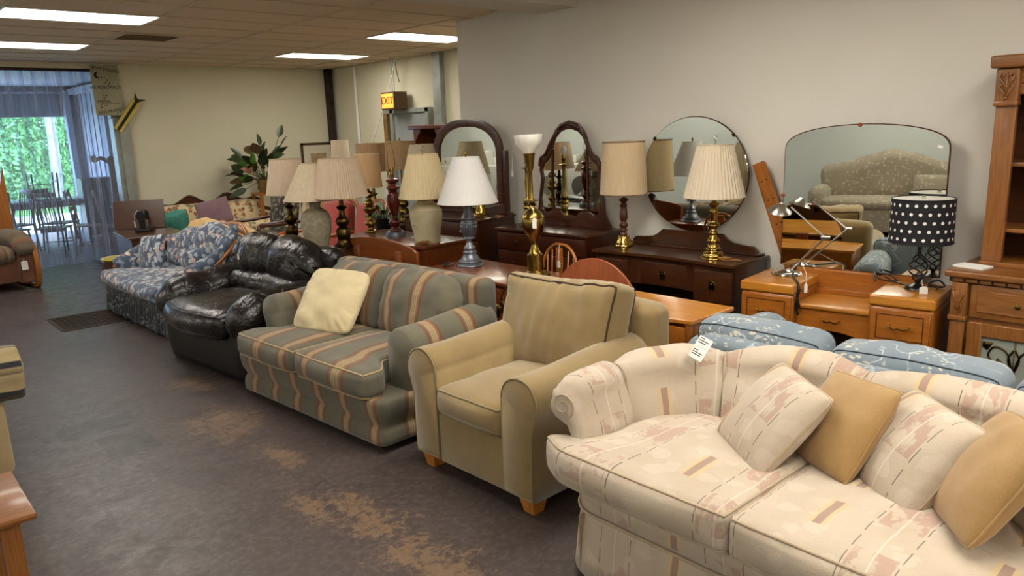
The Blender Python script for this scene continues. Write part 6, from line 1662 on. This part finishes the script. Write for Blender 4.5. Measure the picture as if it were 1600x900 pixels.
for sx in (-1, 1):
    for sy in (-1, 1): bm = BM(); b2(bm, (sx*.15-.02, sy*.15-.02, 0), (sx*.15+.02, sy*.15+.02, .83)); obj('leg', bm, M['honey_v'], t)
rr = random.Random(8); specs = [(rr.uniform(0, 6.28), rr.uniform(.1, 1.2), rr.uniform(.07, .12), .02, .3, rr.uniform(.05, .16), rr.choice(['leaf_l', 'leaf'])) for _ in range(26)]+[(rr.uniform(0, 6.28), rr.uniform(.6, 1.2), .05, .03, 0, rr.uniform(.12, .2), 'white') for _ in range(8)]
plant('flower_pot', 'dark pot of small white flowers behind the oxblood lamp', 4.20, 6.45, .90, specs, 'black', .8)
t = thing('dark_stand', 'dark low stand holding the pot of white flowers', 'stand', (4.2, 6.45, 0)); 
t.location = (4.05, 6.45, 0)
C.objects['flower_pot'].location = (4.05, 6.45, .74)
bm = BM(); b2(bm, (-.2, -.2, .7), (.2, .2, .74), .004); obj('top', bm, M['black'], t)
for sx in (-1, 1):
    for sy in (-1, 1): bm = BM(); b2(bm, (sx*.17-.015, sy*.17-.015, 0), (sx*.17+.015, sy*.17+.015, .7)); obj('leg', bm, M['black'], t)

# ------------------------------------------------------------------ left side
# recliner with oak arm
t = thing('recliner', 'tapestry-striped armchair with a curved oak arm panel near the curtain', 'armchair', (1.24, 10.60, 0), .12)
# faces +X?  local -y is the front -> world +X
RC = M['rec']; hw = .46
bm = BM(); b2(bm, (-hw+.1, .08, .1), (hw-.1, .85, .38), .03, 2); obj('base', bm, RC, t)
sf = Soft((0, .35, .44), (.6, .7, .18), .07, (0, .04, .03), (.006, 5, 1)); obj('seat_cushion', sf.build(cell=.06), RC, t, sharp=180)
sf = Soft((0, .75, .75), (.68, .24, .62), .1, (0, .04, .03), (.006, 5, 2), M=Matrix.Rotation(radians(-14), 3, 'X')); obj('back_cushion', sf.build(cell=.06), RC, t, sharp=180)
for s in (-1, 1):
    def fr_(v, f): v.z -= .10*(1-smoothstep(-.45, -.15, v.y))**2; return v
    sf = Soft((s*(hw-.06), .40, .60), (.24, .9, .17), .08, (0, .02, .02), (.006, 5, 3), fn=fr_); obj('arm', sf.build(cell=.05, pat='y'), RC, t, sharp=180)
    bm = BM(); b2(bm, (s*(hw-.06)-.09, .02, .08), (s*(hw-.06)+.09, .8, .54), .02); obj('arm_panel', bm, RC, t)
    oc_ = spline([(.80, .0, 0), (.2, .0, 0), (.04, .01, 0), (-.05, .12, 0), (-.075, .30, 0), (-.03, .54, 0)], 6); ic_ = spline([(-.0, .54, 0), (-.03, .30, 0), (.0, .14, 0), (.08, .055, 0), (.2, .05, 0), (.80, .05, 0)], 6)
    bm = BM(); prism(bm, [(p.x, p.y) for p in oc_]+[(p.x, p.y) for p in ic_], s*(hw-.06)+s*.06, s*(hw-.06)+s*.115, .006, 'yz')
    obj('oak_trim', bm, M['orangewood'], t, sharp=40)
price_tag('white price card on the side of the tapestry recliner', [(1.60, 10.63, .38), (1.60, 10.625, .37), (1.60, 10.62, .36)], rot=.12, wd=.07, ht=.11)
t = thing('pine_panel', 'orange pine pointed board standing behind the tapestry recliner', 'board', (1.43, 11.62, 0), .1)
bm = BM(); prism(bm, [(-.35, 0), (.28, 0), (.27, .9), (.26, 1.47), (.21, 1.25), (.10, 1.02), (-.35, .9)], -.02, .02, .006); obj('board', bm, M['orangewood'], t)
# plaid armchair
t = thing('plaid_armchair', 'beige and navy plaid armchair whose scroll arm enters at the left edge', 'armchair', (.60, 5.08, 0), pi/2)
hw = .48; PL = M['plaid']
bm = BM(); b2(bm, (-hw+.02, .10, .02), (hw-.02, .85, .46), .03, 2); obj('base', bm, M['tan_sofa'], t)
for s in (-1, 1):
    prof = arm_profile(s*(hw+.04), .24, .70, .12, .44, s); bm = BM(); extr(bm, prof, lin_ys(.0, .85, 8), lambda y: .03*smoothstep(0, .8, y), .03, 'p', .02); obj('arm', bm, PL, t, sharp=180)
sf = Soft((0, .36, .45), (.55, .76, .16), .05, (0, .03, .03), (.005, 5, 1)); obj('seat_cushion', sf.build(cell=.06), PL, t, sharp=180)
sf = Soft((0, .80, .72), (.72, .22, .66), .1, (0, .03, .03), (.005, 5, 1), M=Matrix.Rotation(radians(-12), 3, 'X')); obj('back', sf.build(cell=.06), PL, t, sharp=180)
# foreground end table
t = thing('end_table', 'golden wooden end table corner in the lower left foreground', 'table', (.018, 3.14, 0), 0)
bm = BM(); b2(bm, (-.40, -.235, .475), (.33, .235, .50), .008, 2); obj('top', bm, M['oak'], t)
bm = BM(); b2(bm, (-.36, -.20, .42), (.27, .20, .475), .003); obj('apron', bm, M['oak'], t)
for sx in (-.35, .25):
    for sy in (-.18, .18): bm = BM(); prism(bm, [(-.03, -.03), (.03, -.03), (.03, .03), (-.03, .03)], 0, .475, .003, 'xy'); obj('leg', bm, M['oak_v'], t, loc=(sx, sy, 0))
# what the mirrors see of the opposite side
t = thing('camelback_sofa', 'taupe plush camel-back sofa by the opposite wall, seen in the wide mirror', 'sofa', (-1.75, 2.75, 0), pi/2)
TP = M['taupe']; hw = 1.0
bm = BM(); b2(bm, (-hw, .05, .08), (hw, .9, .42), .03, 2); obj('base', bm, TP, t)
sf = Soft((0, .36, .47), (1.7, .7, .14), .05, (0, .03, .03), (.01, 5, 1)); obj('seat_cushion', sf.build(cell=.07), TP, t, sharp=180)
def fcm(v, f): v.z += .22*math.exp(-(f[0]*1.9)**2)*(1 if f[2] > 0 else 0); return v
sf = Soft((0, .80, .72), (2.0, .24, .52), .1, (0, .04, .02), (.02, 5, 1), fn=fcm); obj('back', sf.build(cell=.05), TP, t, sharp=180)
for s in (-1, 1):
    sf = Soft((s*.93, .42, .52), (.22, .85, .36), .1, (0, .02, .02), (.01, 5, 1)); obj('arm', sf.build(cell=.06), TP, t, sharp=180)
tag(throw('plush_pillow', 'x', (-2.0, 2.2, .72), (0, 1, 0), (-.3, 0, .9), .22, .18, .08, TP, None, seed=3), 'taupe plush pillow on the camel-back sofa by the opposite wall', 'pillow')
t = thing('wall_table', 'dark side table by the opposite wall next to the taupe camel-back sofa', 'table', (-2.35, 1.35, 0))
bm = BM(); b2(bm, (-.3, -.3, .62), (.3, .3, .65), .005); obj('top', bm, M['walnut'], t)
for sx in (-1, 1):
    for sy in (-1, 1): bm = BM(); b2(bm, (sx*.26-.02, sy*.26-.02, 0), (sx*.26+.02, sy*.26+.02, .62)); obj('leg', bm, M['walnut_v'], t)
lamp('table_lamp', 'cream-shaded brass lamp on the side table by the opposite wall', -2.35, 1.35, .65, [('base', colbase, 'brass')], dict(r0=.22, r1=.15, z0=.42, z1=.80, mat=M['sh_cream']), harp=(.42, .78, .05))
# appliances reflected in the dresser mirrors
def appliance(label, x, y, h=.95, top=True):
    t = thing('washing_machine', label, 'washing machine', (x, y, 0), pi/2)
    bm = BM(); b2(bm, (-.34, 0, .02), (.34, .65, h), .02, 2); obj('body', bm, M['white'], t)
    bm = BM(); b2(bm, (-.34, .5, h), (.34, .65, h+.16), .02, 2); obj('control_panel', bm, M['white'], t)
    for k in (-.2, 0, .2): bm = BM(); lathe(bm, [(0, 0), (.028, 0), (.022, .02), (0, .02)], seg=16); xform(bm, Matrix.Rotation(pi/2, 4, 'X')); obj('dial', bm, M['steel'], t, loc=(k, .5, h+.08))
    bm = BM(); lathe(bm, [(.0, 0), (.2, 0), (.21, .015), (0, .015)], seg=28); xform(bm, Matrix.Rotation(pi/2, 4, 'X')); obj('door', bm, M['steel'], t, loc=(0, 0, .5))
appliance('white washing machine by the opposite wall, the one nearer the curtain', -2.2, 11.3)
appliance('white washing machine by the opposite wall, the one under the microwave', -2.2, 10.5)
appliance('white washing machine by the opposite wall, farthest from the curtain', -2.2, 9.7)
t = thing('microwave', 'white microwave standing on a washing machine by the opposite wall', 'microwave', (-2.3, 10.5, .95), pi/2)
bm = BM(); b2(bm, (-.25, .0, .0), (.25, .38, .30), .01, 2); obj('body', bm, M['white'], t)
bm = BM(); b2(bm, (-.22, -.008, .04), (.10, .0, .26), .004); obj('door_window', bm, M['black'], t)
bm = BM(); b2(bm, (.13, -.006, .04), (.22, .0, .26), .003); obj('keypad', bm, M['metal_grey'], t)

# ------------------------------------------------------------------ storage bay furniture seen through the curtain
def simple_chair(name, label, x, y, rz, mat, group, z=0, flip=False, lad=False):
    t = thing(name, label, 'chair', (x, y, z), rz, group, rot=(pi, 0, rz) if flip else None)
    bm = BM(); b2(bm, (-.21, -.2, .43), (.21, .2, .455), .008, 2); obj('seat', bm, mat, t)
    for sx in (-1, 1):
        bm = BM(); tube(bm, [(sx*.18, -.17, .43), (sx*.2, -.19, 0)], [.018, .013], 8); obj('leg', bm, mat, t, sharp=180)
        bm = BM(); tube(bm, [(sx*.19, .22, 0), (sx*.18, .18, .44), (sx*.185, .22, .75), (sx*.18, .27, 1.0)], .015, 8); obj('leg', bm, mat, t, sharp=180)
    if lad:
        for k in range(4): bm = BM(); b2(bm, (-.18, .205+.02*k, .56+.115*k), (.18, .22+.02*k, .63+.115*k), .005); obj('slat', bm, mat, t)
    else:
        for k in range(5): bm = BM(); tube(bm, [(-.13+.065*k, .18, .45), (-.13+.065*k, .26, .95)], .007, 6); obj('spindle', bm, mat, t, sharp=180)
        bm = BM(); b2(bm, (-.2, .25, .93), (.2, .275, 1.0), .01, 2); obj('top_rail', bm, mat, t)
    bm = BM(); tube(bm, [(-.19, -.18, .2), (.19, -.18, .2)], .008, 6); tube(bm, [(-.19, -.18, .15), (-.19, .2, .15)], .008, 6); tube(bm, [(.19, -.18, .15), (.19, .2, .15)], .008, 6); obj('stretcher', bm, mat, t, sharp=180)
    return t
DK = M['dkwood']; MW = M['midwood']
for k, (x, y, r) in enumerate([(1.95, 13.7, .3), (2.50, 13.5, 2.6), (2.15, 14.45, -1.2), (2.75, 14.25, .8), (1.55, 15.1, 1.9), (1.4, 14.2, -.4)]):
    simple_chair('dark_chair', 'dark spindle-back chair crowded behind the strip curtain', x, y, r, DK, 'dark chairs behind the curtain')
simple_chair('ladder_chair', 'ladder-back chair behind the curtain, left one of the pale-runged two', 2.98, 13.35, 1.2, MW, None, lad=True)
simple_chair('ladder_chair', 'ladder-back chair behind the curtain, right one of the pale-runged two', 3.25, 12.85, 1.35, MW, None, lad=True)
t = thing('dining_table', 'dark dining table with a pale top standing behind the curtain', 'table', (2.75, 15.35, 0), 0)
bm = BM(); b2(bm, (-.6, -.4, .74), (.6, .4, .77), .005); obj('top', bm, plain('grey_top', '#9aa0aa', .3), t)
bm = BM(); b2(bm, (-.55, -.35, .64), (.55, .35, .74)); obj('apron', bm, DK, t)
for sx in (-1, 1):
    for sy in (-1, 1): bm = BM(); tube(bm, spline([(sx*.5, sy*.3, .66), (sx*.54, sy*.33, .5), (sx*.49, sy*.3, .25), (sx*.53, sy*.33, 0)], 5), .03, 8); obj('leg', bm, DK, t, sharp=180)
simple_chair('upturned_chair', 'dark chair set upside down on the table behind the curtain', 2.75, 15.16, 0, DK, None, z=1.228, flip=True)
t = thing('pedestal_table', 'reddish pedestal table turned up on its side behind the curtain', 'table', (3.55, 13.9, 0), .5)
bm = BM(); lathe(bm, [(0, 0), (.07, 0), (.09, .15), (.05, .25), (.07, .5), (.05, .9), (.06, 1.25), (0, 1.3)], (0, 0, .2), 16); obj('pedestal', bm, MW, t)
for k in range(4): bm = BM(); a = pi/2*k; tube(bm, spline([(.04*cos(a), .04*sin(a), 1.38), (.2*cos(a), .2*sin(a), 1.46), (.33*cos(a), .33*sin(a), 1.42), (.36*cos(a), .36*sin(a), 1.5)], 5), .03, 8); obj('foot', bm, MW, t, sharp=180)
bm = BM(); b2(bm, (-.35, -.3, .1), (.35, .3, .2), .01); obj('top', bm, MW, t)
bm = BM(); b2(bm, (-.32, -.28, 0), (.32, .28, .1)); obj('frame', bm, MW, t)
t = thing('black_cabinet', 'small black cabinet standing behind the curtain beside the pedestal table', 'cabinet', (3.45, 14.70, 0))
bm = BM(); b2(bm, (-.25, -.2, .04), (.25, .2, 1.12), .01); obj('body', bm, M['black'], t)
bm = BM(); b2(bm, (-.21, -.215, .1), (.21, -.2, 1.05), .004); d_ = obj('door', bm, M['black'], t); knob(d_, .15, -.215, .6, M['steel'])
bm = BM(); b2(bm, (-.23, -.18, 0), (.23, .18, .04)); obj('plinth', bm, M['black'], t)
